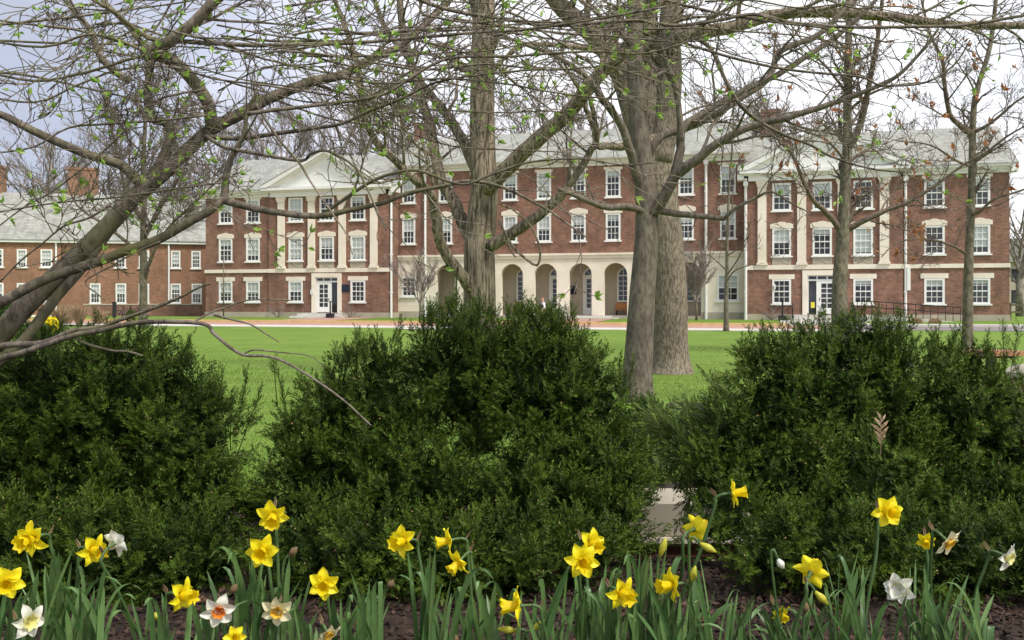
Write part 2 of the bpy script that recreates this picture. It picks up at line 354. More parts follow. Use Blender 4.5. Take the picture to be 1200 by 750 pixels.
    # rakes of the gable ends
    for x, q in ((s0, -1), (s1, 1)):
        for sg in (0, 1):
            a = (-.55, 10.5) if sg == 0 else (12.55, 10.5); bb = (6, 14.15)
            xx = sorted((x+q*.003, x+q*.45))
            vs = [(X, Y, Z) for X in xx for (Y, Z) in ((a[0], a[1]), (bb[0], bb[1]), (bb[0], bb[1]-.35), (a[0]+(.3 if sg == 0 else -.3), a[1]-.15))]
            cn = MB(); cn.add(vs, [(0, 1, 2, 3), (7, 6, 5, 4), (0, 4, 5, 1), (1, 5, 6, 2), (2, 6, 7, 3), (3, 7, 4, 0)]); cn.build('cornice', M['white'], hall)
    # entablature and pediment
    zc = 10.55; en = MB()
    en.box(p0+.25, p1-.25, -.42, -.153, 10.02, 10.40); en.box(p0-.1, p1+.1, -.55, -.1, 10.401, 10.52); en.box(p0-.35, p1+.35, -.85, -.1, 10.521, 10.72)
    en.build('entablature', M['white'], hall)
    mid = (p0+p1)/2; hw = (p1-p0)/2+.35; ap = 13.5
    pd = MB(); pd.prism([(mid-hw+.5, 10.723), (mid+hw-.5, 10.723), (mid, ap-.3)], -.40, -.1); pd.build('tympanum', M['white'], hall)
    rk = MB()
    for q in (-1, 1):
        for (o0, o1, ya, yb) in ((0, .16, -.9, 0), (.161, .34, -.68, 0), (.341, .46, -.5, 0)):
            rk.prism([(mid+q*hw, 10.724+.02), (mid+q*(hw), 10.92-o0*.3), (mid, ap+.1-o0), (mid, ap+.1-o1), (mid+q*(hw-.3-o1*1.5), 10.724+.02)], ya, yb)
    rk.build('raking_cornice', M['white'], hall)
    # roofs
    rf = MB(); ex = .45
    for (ya, za, yb, zb) in ((-.58, 10.69, 6, 14.2), (12.58, 10.69, 6, 14.2)):
        rf.add([(s0-ex, ya, za), (s1+ex, ya, za), (s1+ex, yb, zb), (s0-ex, yb, zb), (s0-ex, ya, za-.1), (s1+ex, ya, za-.1), (s1+ex, yb, zb-.1), (s0-ex, yb, zb-.1)],
               [(0, 1, 2, 3), (7, 6, 5, 4), (0, 4, 5, 1), (1, 5, 6, 2), (3, 2, 6, 7), (0, 3, 7, 4)])
    for q in (-1, 1):
        xo = mid+q*(hw+.05); z0 = 10.93
        rf.add([(xo, -.93, z0), (mid, -.93, ap+.16), (mid, 4.9, ap+.16), (xo, .05, z0), (xo, -.93, z0-.05), (mid, -.93, ap+.105), (mid, 4.9, ap+.10), (xo, .05, z0-.05)],
               [(0, 1, 2, 3), (7, 6, 5, 4), (0, 4, 5, 1)])
    rf.build('roof', M['slate'], hall)
    # door
    d = MB(); zt = 3.35+dz
    d.box(ds-dw/2-.32, ds-dw/2+.02, -.26, -.153, .55, zt+.32); d.box(ds+dw/2-.02, ds+dw/2+.32, -.26, -.153, .55, zt+.32); d.box(ds-dw/2+.021, ds+dw/2-.021, -.26, -.153, zt-.02, zt+.32)
    so = d.build('door_surround', M['lime'], hall)
    sg = mirror
    fr = MB(); y0 = -.1
    a, b = ds-dw/2, ds+dw/2; m1 = ds+sg*(-.32)
    lo, hi = min(m1, m1), max(m1, m1)
    zt2 = zt-.36
    fr.box(a, a+.1, y0, y0+.1, .55, zt); fr.box(b-.1, b, y0, y0+.1, .55, zt); fr.box(a+.1, b-.1, y0, y0+.1, zt-.09, zt); fr.box(a+.1, b-.1, y0, y0+.1, zt2-.06, zt2+.06)
    fr.box(m1-.06, m1+.06, y0-.001, y0+.1, .55, zt2-.06)
    for i in (1, 2): xx = a+(b-a)*i/3; fr.box(xx-.035, xx+.035, y0+.01, y0+.09, zt2+.06, zt-.09)
    fro = fr.build('doorway', M['white'], hall)
    gm_ = MB(); gm_.add([(a+.1, y0+.062, .62), (b-.1, y0+.062, .62), (b-.1, y0+.062, zt-.09), (a+.1, y0+.062, zt-.09)], [(0, 1, 2, 3)]); gm_.build('pane', M['glass'], fro)
    MB().box(a, b, .1, .6, .5, zt).build('vestibule', M['interior'], fro)
    # door leaf with ten panes beside the sidelight
    l = MB(); la, lb = (m1+.06, b-.1) if sg > 0 else (a+.1, m1-.06)
    z0 = .62
    l.box(la, la+.2, y0+.01, y0+.055, z0, zt2-.06); l.box(lb-.2, lb, y0+.01, y0+.055, z0, zt2-.06); l.box(la+.2, lb-.2, y0+.01, y0+.055, z0, z0+.42); l.box(la+.2, lb-.2, y0+.01, y0+.055, zt2-.24, zt2-.06)
    xm = (la+lb)/2; l.box(xm-.025, xm+.025, y0+.012, y0+.05, z0+.42, zt2-.24)
    for i in range(1, 5): zz = z0+.42+(zt2-.24-z0-.42)*i/5; l.box(la+.2, lb-.2, y0+.013, y0+.049, zz-.025, zz+.025)
    lo = l.build('door', M['white'], hall)
    hx = la+.1 if sg > 0 else lb-.1
    MB().tube([(hx, y0-.03, 1.55), (hx, y0-.03, 1.75)], .025, 6).build('handle', M['black'], lo)
    # steps
    st = MB(); st.box(ds-1.9, ds+1.9, -1.6, -.21, -.1, .52); st.box(ds-2.3, ds+2.3, -2.1, -1.601, -.1, .34); st.box(ds-2.5, ds+2.5, -2.6, -2.101, -.1, .18)
    st.build('entrance_steps', M['concrete'], hall)
    return s0, s1, p0, p1, ds
def downspout(s, y, z0, z1, r=.085):
    m = MB(); m.tube([(s, y-.14, z0), (s, y-.14, z1-.25), (s, y-.35, z1)], r, 8); m.box(s-.16, s+.16, y-.34, y-.02, z1-.5, z1-.2)
    for z in (z0+2, z0+5, z1-2.5): m.box(s-.12, s+.12, y-.235, y-.002, z, z+.06)
    return m.build('downspout', M['white'], hall)
L = wing(241, 461, [264.5, 296.5], [346.5, 383, 419.5], [329, 364.5, 400.5, 437.5], 383, .1, 316, 457, None, -1)
R = wing(872, 1183, [1095, 1148], [916, 963.5, 1011.5], [893, 939.5, 987, 1036.5], 963.5, 0, 873, 1058, None, 1)
# ---- the middle
c0, c1 = L[1], R[0]; Y = 1.0
cu = [479, 522, 561, 598, 637.5, 678, 718.5, 761, 804, 853]
w3 = [S(u, Y) for u in cu]
mh = []
for i, s in enumerate(w3):
    for z, h, l in ((9.38, 2.02, 'plain'), (6.1, 2.02, 'eared')):
        mh.append((s-.53, s+.53, z, z+h)); window(hall, s, z, 1.06, h, Y, rng.choice([.2, .4, .5, .6, .9, .0]), l)
wl = MB(); wall_holes(wl, c0, c1, 5.1, 12.0, Y, mh)
for x in (c0+.02, c1-.02):
    wl.add([(x, Y, 10), (x, 13, 10), (x, 13, 11.9), (x, 7, 15.35), (x, Y, 11.9)], [(0, 1, 2, 3, 4)])
wl.add([(c0, 13, 0), (c1, 13, 0), (c1, 13, 12), (c0, 13, 12)], [(0, 1, 2, 3)])
wl.build('brick_wall', M['brick'], hall)
MB().box(c0+.005, c1-.005, Y-.12, Y-.003, 4.78, 5.0).box(c0+.005, c1-.005, Y-.2, Y-.003, 5.001, 5.16).build('belt_course', M['lime'], hall)
MB().box(c0+.005, c1-.005, Y-.12, Y, 11.75, 11.98).box(c0+.005, c1-.005, Y-.4, Y, 11.981, 12.1).box(c0-.45, c1+.45, Y-.6, Y, 12.101, 12.26).build('cornice', M['white'], hall)
rf = MB()
for (ya, za, yb, zb) in ((Y-.62, 12.27, 7, 15.6), (13.6, 12.27, 7, 15.6)):
    rf.add([(c0-.45, ya, za), (c1+.45, ya, za), (c1+.45, yb, zb), (c0-.45, yb, zb), (c0-.45, ya, za-.14), (c1+.45, ya, za-.14), (c1+.45, yb, zb-.14), (c0-.45, yb, zb-.14)],
           [(0, 1, 2, 3), (7, 6, 5, 4), (0, 4, 5, 1), (1, 5, 6, 2), (3, 2, 6, 7), (0, 3, 7, 4)])
rf.build('roof', M['slate'], hall)
MB().box(c0-.44, c1+.44, Y-.72, Y-.6, 12.14, 12.24).build('gutter', M['lime_dark'], hall)
# stone ground floor with eight arches
al = [S(u, Y) for u in (511, 549, 587, 626, 666.5, 707.5, 750, 793)]; aw = 1.78
FL = .42; SPR = 4.39-aw/2
st = MB(); lw = S(479, Y); rw = S(853, Y)
wall_holes(st, c0, al[0], .7, 4.78, Y, [(lw-.6, lw+.6, 1.9, 3.45)]); wall_holes(st, al[-1]+aw, c1, .7, 4.78, Y, [(rw-.75, rw+.75, 1.55, 3.45)])
window(hall, lw, 1.9, 1.2, 1.55, Y, 0, None); window(hall, rw, 1.55, 1.5, 1.9, Y, .5, None)
DEP = 2.3
for i, a in enumerate(al):
    b = a+aw; nx = al[i+1] if i < 7 else None
    if nx: st.add([(b, Y, FL), (nx, Y, FL), (nx, Y, 4.78), (b, Y, 4.78)], [(0, 1, 2, 3)])
    arc = [(a+aw/2-math.cos(t)*aw/2, SPR+math.sin(t)*aw/2) for t in [math.pi*k/20 for k in range(21)]]
    for k in range(20):
        p, q = arc[k], arc[k+1]
        st.add([(p[0], Y, p[1]), (q[0], Y, q[1]), (q[0], Y, 4.78), (p[0], Y, 4.78)], [(0, 1, 2, 3)])
        st.add([(p[0], Y, p[1]), (p[0], Y+.5, p[1]), (q[0], Y+.5, q[1]), (q[0], Y, q[1])], [(0, 1, 2, 3)])
        st.add([(p[0], Y+.5, p[1]), (q[0], Y+.5, q[1]), (q[0], Y+.5, 4.78), (p[0], Y+.5, 4.78)], [(3, 2, 1, 0)])
    for x in (a, b): st.add([(x, Y, FL), (x, Y+.5, FL), (x, Y+.5, SPR), (x, Y, SPR)], [(0, 1, 2, 3)])
    if nx: st.add([(b, Y+.5, FL), (nx, Y+.5, FL), (nx, Y+.5, 4.78), (b, Y+.5, 4.78)], [(3, 2, 1, 0)])
st.build('arcade', M['lime'], hall)
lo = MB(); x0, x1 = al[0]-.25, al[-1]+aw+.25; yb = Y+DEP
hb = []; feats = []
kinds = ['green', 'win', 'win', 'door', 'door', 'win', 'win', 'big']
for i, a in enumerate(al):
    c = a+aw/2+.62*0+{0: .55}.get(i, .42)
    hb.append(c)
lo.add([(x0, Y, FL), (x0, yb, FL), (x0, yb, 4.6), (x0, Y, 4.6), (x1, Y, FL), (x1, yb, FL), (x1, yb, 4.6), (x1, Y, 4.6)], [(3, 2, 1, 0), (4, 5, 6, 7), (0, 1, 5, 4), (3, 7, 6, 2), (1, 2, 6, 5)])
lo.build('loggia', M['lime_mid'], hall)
for i, c in enumerate(hb):
    k = kinds[i]; w = 1.3 if k != 'big' else 1.7; z0 = FL+.02 if k in ('green', 'door') else 1.45; z1 = 4.15; sp = z1-w/2; y = yb-.06
    f = MB(); arc = [(c-math.cos(t)*w/2, sp+math.sin(t)*w/2) for t in [math.pi*q/14 for q in range(15)]]; arci = [(c-math.cos(t)*(w/2-.12), sp+math.sin(t)*(w/2-.12)) for t in [math.pi*q/14 for q in range(15)]]
    for q in range(14):
        a1, a2, b1, b2 = arc[q], arc[q+1], arci[q], arci[q+1]
        f.add([(p[0], yy, p[1]) for yy in (y-.1, y+.05) for p in (a1, a2, b2, b1)], [(0, 1, 2, 3), (0, 4, 5, 1), (3, 2, 6, 7)])
    f.box(c-w/2, c-w/2+.12, y-.1, y+.05, z0, sp); f.box(c+w/2-.12, c+w/2, y-.1, y+.05, z0, sp); f.box(c-w/2+.12, c+w/2-.12, y-.1, y+.05, sp-.06, sp+.04); f.box(c-w/2+.12, c+w/2-.12, y-.1, y+.05, z0, z0+.12)
    gi = w/2-.12
    if k in ('win', 'big'):
        for q in (1, 2): xx = c-gi+2*gi*q/3; f.box(xx-.02, xx+.02, y-.06, y-.01, z0+.12, sp-.06); f.box(xx-.02, xx+.02, y-.06, y-.01, sp+.04, sp+gi*.9)
        for q in range(1, 5): zz = z0+.12+(sp-.18-z0)*q/5; f.box(c-gi, c+gi, y-.058, y-.012, zz-.02, zz+.02)
    else:
        for q in (-1, 1): f.tube([(c, y-.03, sp+.04), (c+q*gi*.6, y-.03, sp+gi*.75)], .02, 4)
        f.tube([(c, y-.03, sp+.04), (c, y-.03, sp+gi*.95)], .02, 4)
        if k == 'door':
            f.box(c-gi, c-gi+.17, y-.07, y-.01, z0+.12, sp-.06); f.box(c+gi-.17, c+gi, y-.07, y-.01, z0+.12, sp-.06); f.box(c-gi+.17, c+gi-.17, y-.07, y-.01, z0+.12, z0+.55); f.box(c-gi+.17, c+gi-.17, y-.07, y-.01, sp-.26, sp-.06)
            f.box(c-.02, c+.02, y-.06, y-.015, z0+.55, sp-.26)
            for q in range(1, 6): zz = z0+.55+(sp-.26-z0-.55)*q/6; f.box(c-gi+.17, c+gi-.17, y-.058, y-.017, zz-.02, zz+.02)
    fo = f.build('arched_door' if k in ('door', 'green') else 'arched_window', M['white'], hall)
    pl = MB(); pl.v = []; poly = [(c-gi, z0+.1)]+arci+[(c+gi, z0+.1)]
    pl.add([(p[0], y, p[1]) for p in poly], [tuple(range(len(poly)))]); pl.build('pane', M['glass'], fo)
    dk = MB(); dk.prism(poly, y+.03, y+.056); dk.build('room_interior', M['interior'], fo)
    if k == 'green':
        MB().box(c-gi+.01, c+gi-.01, y-.09, y-.02, z0+.121, sp-.3).build('door', M['green_paint'], fo)
# stone plinth and steps of the arcade
MB().box(c0+.005, al[0], Y-.06, Y-.001, -.1, .7).box(al[-1]+aw, c1-.005, Y-.06, Y-.001, -.1, .7).box(al[0]-.0, al[-1]+aw, Y-.3, Y+.02, -.1, FL-.003).build('stone_base', M['lime_dark'], hall)
m = MB(); a, b = al[3]-.9, al[4]+aw+1.6
m.box(a, b, Y-.9, Y-.301, -.1, .40).box(a-.2, b+.6, Y-1.5, Y-.901, -.1, .30); m.build('entrance_steps', M['concrete'], hall)
for s_, y, zz in ((c0-.12, 0, 10.4), (S(499, Y), Y, 12.0), (S(827.5, Y), Y, 12.0), (c1+.12, -.1, 10.2)): downspout(s_, y, .15, zz, .1)
downspout(S(1061), 0, .1, 10.2)
# chimneys behind the ridges
def chimney(u0, u1, z0, z1, t):
    a, b = S(u0, t), S(u1, t); m = MB(); m.box(a, b, t, t+1.2, z0, z1-.25); m.box(a-.06, b+.06, t-.06, t+1.26, z1-.249, z1)
    m.build('chimney', M['brick'], hall)
chimney(485, 503, 12, 17.4, 9.5); chimney(892, 915, 12, 17.0, 9.5)
# small fittings on the walls
MB().box(S(397.6, -.16), S(409.6, -.16), -.19, -.152, 2.25, 2.85).build('wall_plaque', M['navy'], hall)
MB().box(S(364.5, -.16), S(368.3, -.16), -.3, -.152, 2.05, 2.45).build('mailbox', M['grey_box'], hall)
for u in (352+11, 407): pass
la = S(907.5, -.16); m = MB(); m.box(la-.06, la+.06, -.19, -.152, 2.3, 2.75); m.tube([(la, -.3, 2.35), (la, -.3, 2.6), (la, -.3, 2.66)], [.07, .11, .03], 8); m.build('wall_lamp', M['grey_box'], hall)
MB().box(S(1062.5), S(1066.5), -.25, -.003, 2.25, 3.85).build('meter_box', M['white'], hall)
MB().box(S(667.5, yb), S(675.2, yb), yb-.08, yb-.003, 2.05, 2.7).build('wall_plaque', M['navy'], hall)
dsr = R[4]; MB().box(dsr-.75, dsr-.5, -.125, -.115, 1.05, 1.45).build('door_notice', M['yellow_paper'], hall)

# ---- things in front of the hall (each its own thing)
def bench(c, label):
    g = empty('wooden_bench', label, 'bench', W(c, yb-.75, FL), TH, 'benches in the arcade')
    MB().box(-.75, .75, 0, .45, .40, .46).build('seat', M['wood'], g); MB().box(-.75, .75, .42, .48, .5, .95).build('backrest', M['wood'], g)
    for q in (-.65, .6): MB().box(q, q+.06, .02, .5, .0, .399).build('leg', M['black'], g)
for i, lb in ((2, 'orange wooden bench under the arched window just right of the thick tree trunk'), (5, 'orange wooden bench in the arch right of the two glazed doors')): bench(hb[i], lb)
def post(u, lb):
    s = S(u, -2.2); g = empty('short_post', lb, 'post', W(s, -2.2, .18), TH, 'short black posts by the steps')
    MB().box(-.28, .28, -.2, .2, 0, .36).build('base_block', M['black'], g); MB().tube([(0, 0, .36), (0, 0, 1.25)], .06, 8).build('shaft', M['black'], g)
    MB().box(-.08, .08, -.08, .08, 1.25, 1.33).build('cap', M['black'], g)
post(387, 'short black post on a block base left of the pedimented entrance at left'); post(917, 'short black post on a block base by the steps of the right wing')
def railing(s, t0, t1, lb):
    g = empty('stair_railing', lb, 'railing', W(s, 0, 0), TH, 'black railings at the right wing')
    m = MB(); m.tube([(0, t0, 1.45), (0, t1, 1.05)], .03, 6); m.build('handrail', M['black'], g)
    for k in range(4):
        y = t0+(t1-t0)*k/3; z = 1.45-.4*k/3; MB().tube([(0, y, .15), (0, y, z)], .025, 6).build('post', M['black'], g)
railing(R[4]-2.0, -.3, -2.4, 'black metal stair railing left of the right wing entrance steps'); railing(R[4]+2.0, -.3, -2.4, 'black metal stair railing right of the right wing entrance steps')
# ramp with railings in front of the right flank
s0, s1 = S(1003, -1.6), S(1122, -1.6)
g = empty('entrance_ramp', 'pale concrete wheelchair ramp along the right wing with a black railing', 'ramp', W(s0, -1.6, 0), TH)
m = MB(); Lr = s1-s0; m.prism([(0, -.1), (Lr, -.1), (Lr, .16), (0, .62)], -1.2, 1.2); m.build('ramp_slab', M['concrete'], g)
r = MB(); 
for zz in (.95, .55): r.tube([(0, -1.15, .62+zz), (Lr, -1.15, .16+zz)], .03, 6)
r.build('handrail', M['black'], g); 
for k in range(15):
    x = Lr*k/14; MB().tube([(x, -1.15, .6-.44*k/14), (x, -1.15, .62-.46*k/14+.95)], .022, 6).build('railing_post', M['black'], g)

# ------------------------------------------------------------------ annex at the far left
A0 = at(0, HY, 86.6); A1 = at(240, HY, 90.5); A0.z = A1.z = 0
AE = (A1-A0).normalized(); AB = Vector((-AE.y, AE.x, 0)); AT = math.atan2(AE.y, AE.x)
def SA(u, t=0):
    k = (u-CX)/F; ox, oy = A0.x+AB.x*t, A0.y+AB.y*t
    return (k*oy-ox)/(AE.x-k*AE.y)
annex = empty('brick_annex', 'lower two storey tan brick building with pale slate roof and chimney at far left', 'building', A0, AT)
hl = []; 
for (ua, ub) in ((-8, 3.5), (20.3, 31), (48, 61), (85, 96), (135, 147.3), (163, 174.5), (201, 210.8), (225, 234.5)):
    s = (SA(ua)+SA(ub))/2; w = max(.8, min(1.0, SA(ub)-SA(ua))); z, h = 4.68, 1.62
    hl.append((s-w/2, s+w/2, z, z+h)); wo = window(annex, s, z, w, h, 0, rng.choice([.3, .5, .8]), None)
for (ua, ub) in ((-8, 3.5), (21.5, 31), (54, 64), (106, 117), (136, 147.5), (163, 174.5), (201, 211), (226, 235)):
    s = (SA(ua)+SA(ub))/2; w = .88; z, h = 1.3, 1.85
    hl.append((s-w/2, s+w/2, z, z+h)); window(annex, s, z, w, h, 0, rng.choice([.3, .5, .5]), None)
AL = SA(-90); AR = SA(262)
m = MB(); wall_holes(m, AL, AR, 0, 6.95, 0, hl); m.add([(AR, 0, 0), (AR, 10, 0), (AR, 10, 7), (AR, 0, 7)], [(0, 1, 2, 3)]); m.build('brick_wall', M['brick_tan'], annex)
MB().box(AL, AR, -.3, 0, 6.951, 7.2).build('cornice', M['white'], annex)
m = MB()
m.add([(AL, -.4, 7.2), (AR, -.4, 7.2), (AR, 6.2, 12.2), (AL, 6.2, 12.2), (AL, 13, 7.2), (AR, 13, 7.2)], [(0, 1, 2, 3), (3, 2, 5, 4), (1, 5, 2)]); m.build('roof', M['slate'], annex)
for u in (66, 198): MB().tube([(SA(u), -.12, .3), (SA(u), -.12, 6.95)], .09, 8).build('downspout', M['white'], annex)
for (a, b, ya) in ((79, 112, 6.0), (-12, 2, 6.0)):
    MB().box(SA(a, 6), SA(b, 6), ya, ya+1.6, 9.5, 14.6).box(SA(a, 6)-.08, SA(b, 6)+.08, ya-.08, ya+1.68, 14.601, 14.85).build('chimney', M['brick_tan'], annex)
# low brick wall before the annex
gw = empty('low_brick_wall', 'low dark brick wall with stone coping in front of the far left building', 'wall', A0-AB*6, AT)
a, b = SA(99, -6), SA(236, -6)
MB().box(a, b, 0, .35, -.05, 1.15).build('brickwork', M['brick'], gw); MB().box(a-.1, b+.1, -.05, .4, 1.151, 1.27).build('coping', M['lime_dark'], gw)
MB().box(SA(30, -6), a-.02, 0, .4, -.05, .3).build('coping', M['lime'], gw)
for i, (u, lb) in enumerate(((147, 'left of the two dark bicycles parked before the low brick wall'), (156, 'right of the two dark bicycles parked before the low brick wall'))):
    p = at(u, HY, 79); p.z = 0.05
    g = empty('bicycle', lb, 'bicycle', p, AT+.1*i, 'bicycles by the low wall')
    for x in (-.52, .52):
        pts = [(x+.33*math.cos(k*math.pi/8), 0, .34+.33*math.sin(k*math.pi/8)) for k in range(17)]
        wmb = MB(); wmb.tube(pts, .03, 5, cap=False)
        for k in range(4): wmb.tube([(x-.3*math.cos(k*.785), 0, .34-.3*math.sin(k*.785)), (x+.3*math.cos(k*.785), 0, .34+.3*math.sin(k*.785))], .006, 3)
        wmb.build('wheel', M['black'], g)
    f = MB()
    for a2, b2 in (((-.52, .34), (-.15, .85)), ((-.52, .34), (-.05, .32)), ((-.05, .32), (-.18, .95)), ((-.16, .82), (.36, .85)), ((-.05, .32), (.37, .75)), ((.52, .34), (.34, 1.0))): f.tube([(a2[0], 0, a2[1]), (b2[0], 0, b2[1])], .03, 5)
    f.build('frame', M['navy'], g); MB().box(-.3, -.06, -.06, .06, .95, 1.0).build('saddle', M['black'], g); MB().tube([(.34, -.28, 1.02), (.34, .28, 1.02)], .02, 5).build('handlebar', M['black'], g)
p = at(134, HY, 76); p.z = 0
g = empty('dark_bollard', 'tall dark square post standing before the low brick wall', 'post', p, AT)
MB().box(-.13, .13, -.13, .13, 0, 1.35).build('shaft', M['black'], g); MB().box(-.16, .16, -.16, .16, 1.351, 1.45).build('cap', M['black'], g)
# far building beyond the right corner
p = at(1235, HY, 120); p.z = 0
g = empty('far_house', 'pale far building glimpsed beyond the right corner of the hall', 'building', p, -.2)
MB().box(-12, 30, 0, 12, 0, 6.5).build('wall', M['far_wall'], g); m = MB(); m.prism([(-13, 6.5), (31, 6.5), (25, 9.5), (-7, 9.5)], -.6, 12.6); m.build('roof', M['slate'], g)
for x in (-9, -5, -1, 3): 
    MB().box(x, x+1.3, -.03, .02, 1.2, 2.9).build('window', M['interior'], g); MB().box(x, x+1.3, -.03, .02, 4, 5.6).build('window', M['interior'], g)
p = at(1183, HY, 72); p.z = .05
g = empty('post_and_rail_fence', 'brown post and rail fence beside the right corner of the hall', 'fence', p, TH)
for k in range(4): MB().box(k*1.9, k*1.9+.14, 0, .14, 0, 1.35).build('post', M['bark_young'], g)
for z in (.55, 1.1): MB().box(0, 6, -.05, -.002, z, z+.14).build('rail', M['bark_young'], g)
# ------------------------------------------------------------------ ground
def sstep(a, b, x): t = np.clip((x-a)/(b-a), 0, 1); return t*t*(3-2*t)
def gz(x, y):
    x = np.asarray(x, dtype=float); y = np.asarray(y, dtype=float)
    z = .6-.36*sstep(3.3, 4.5, y)-.24*sstep(4.9, 6.6, y)
    return z
def gzf(x, y): return float(gz(x, y))
def grid(xs, ys, zf, name, m, kind='structure'):
    X, Yg = np.meshgrid(xs, ys); Z = zf(X, Yg); V = np.stack([X.ravel(), Yg.ravel(), Z.ravel()], 1); nx, ny = len(xs), len(ys)
    i = np.arange(nx-1)[None, :]+nx*np.arange(ny-1)[:, None]; i = i.ravel(); Fc = np.stack([i, i+1, i+1+nx, i+nx], 1)
    o = raw(name, V, Fc, m, smooth=True); tag(o, kind=kind); return o
nr = np.random.default_rng(3)
def bumpy(x, y, a, s): return a*(np.sin(x*s*1.3+y*s*.7)+np.sin(x*s*.6-y*s*1.7+2)+np.sin(x*s*2.3+1)*np.sin(y*s*2.1))/3
ys = np.concatenate([np.linspace(-60, 5, 14), np.linspace(5.6, 60, 60), np.array([70, 90, 130, 200, 400, 900, 2500])]); xs = np.concatenate([np.array([-1500, -400, -150]), np.linspace(-80, 80, 120), np.array([150, 400, 1500])])
grid(xs, ys, lambda x, y: bumpy(x, y, .015, .6)*sstep(6, 8, y)*(1-sstep(45, 50, y))-.004-.05*(1-sstep(5, 7, y)), 'lawn', M['lawn'])
# planting bed (mulch) as a raised sheet with an uneven edge
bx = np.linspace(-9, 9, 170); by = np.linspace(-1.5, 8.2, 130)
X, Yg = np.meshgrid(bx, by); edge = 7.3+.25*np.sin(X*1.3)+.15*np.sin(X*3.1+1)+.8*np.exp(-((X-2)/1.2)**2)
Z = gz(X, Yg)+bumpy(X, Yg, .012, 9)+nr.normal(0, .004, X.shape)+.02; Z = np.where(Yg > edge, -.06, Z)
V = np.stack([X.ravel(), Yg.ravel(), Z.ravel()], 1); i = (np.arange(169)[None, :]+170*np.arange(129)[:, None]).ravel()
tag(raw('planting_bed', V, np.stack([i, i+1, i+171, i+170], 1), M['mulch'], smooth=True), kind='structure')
# mulch ring round the smooth trunk
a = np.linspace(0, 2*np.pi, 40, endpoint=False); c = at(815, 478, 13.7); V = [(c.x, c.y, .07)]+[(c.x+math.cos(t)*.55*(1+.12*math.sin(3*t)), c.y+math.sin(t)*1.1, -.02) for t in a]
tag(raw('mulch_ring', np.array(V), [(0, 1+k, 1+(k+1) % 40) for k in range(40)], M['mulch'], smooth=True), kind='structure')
# chips of bark lying on the bed
def scatter_chips(n, name, x0, x1, y0, y1, zf, smin=.004, smax=.016):
    c = np.stack([nr.uniform(x0, x1, n), nr.uniform(y0, y1, n)], 1); z = zf(c[:, 0], c[:, 1])
    s = nr.uniform(smin, smax, n); w = s*nr.uniform(.25, .6, n); th = nr.uniform(0, np.pi, n); tz = nr.uniform(-.5, .5, n); ty = nr.uniform(-.5, .5, n)
    dx = np.cos(th); dy = np.sin(th); V = np.zeros((n, 4, 3))
    for k, (p, q) in enumerate(((-1, -.6), (.8, -1), (1, .7), (-.7, 1))):
        V[:, k, 0] = c[:, 0]+dx*p*s-dy*q*w; V[:, k, 1] = c[:, 1]+dy*p*s+dx*q*w; V[:, k, 2] = z+.008+tz*p*s+ty*q*w+nr.uniform(0, .012, n)
    tag(raw(name, V.reshape(-1, 3), np.arange(n*4).reshape(n, 4), M['chips'], var=np.repeat(nr.uniform(0, 1, n)**1.5, 4)), kind='stuff', label='brown bark chips scattered over the planting bed', cat='bark chips')
scatter_chips(60000, 'bark_chips', -3.2, 3.2, 2.3, 6.2, lambda x, y: gz(x, y)+bumpy(x, y, .012, 9)+.02)
# short grass blades on the nearer lawn
n = 110000; d = 8.0+(24)*nr.uniform(0, 1, n)**2.0; u = nr.uniform(-650, 650, n); x = u*d/F; V = np.zeros((n, 3, 3)); th = nr.uniform(0, np.pi, n); w = .004+.0004*d; h = nr.uniform(.015, .035, n)*(1-.028*(d-8))
V[:, 0] = np.stack([x-np.cos(th)*w, d-np.sin(th)*w, -.02+0*x], 1); V[:, 1] = np.stack([x+np.cos(th)*w, d+np.sin(th)*w, -.02+0*x], 1); V[:, 2] = np.stack([x+nr.normal(0, .015, n), d+nr.normal(0, .015, n), h], 1)
keep = np.hypot((x-c.x)*1.8, d-c.y) > 1.0
V = V[keep]; n = len(V)
tag(raw('grass', V.reshape(-1, 3), np.arange(n*3).reshape(n, 3), M['grass_blade'], var=np.repeat(nr.uniform(0, 1, n), 3)), kind='stuff', label='short bright green grass of the wide lawn', cat='grass')
k = 420; d = nr.uniform(9, 50, k); x = nr.uniform(-600, 600, k)*d/F; s = nr.uniform(.012, .03, k)*(1+d*.02); a = nr.uniform(0, 6.28, k); V = np.zeros((k, 4, 3))
for j, (p_, q_) in enumerate(((1, 0), (0, .5), (-1, 0), (0, -.5))):
    V[:, j, 0] = x+s*(p_*np.cos(a)-q_*np.sin(a)); V[:, j, 1] = d+s*(p_*np.sin(a)+q_*np.cos(a)); V[:, j, 2] = .035+nr.uniform(0, .012, k)
tag(raw('fallen_leaves', V.reshape(-1, 3), np.arange(k*4).reshape(k, 4), M['dry_grass'], var=np.repeat(nr.uniform(0, 1, k), 4)), kind='stuff', label='scattered pale dry leaves and bits lying on the lawn', cat='fallen leaves')
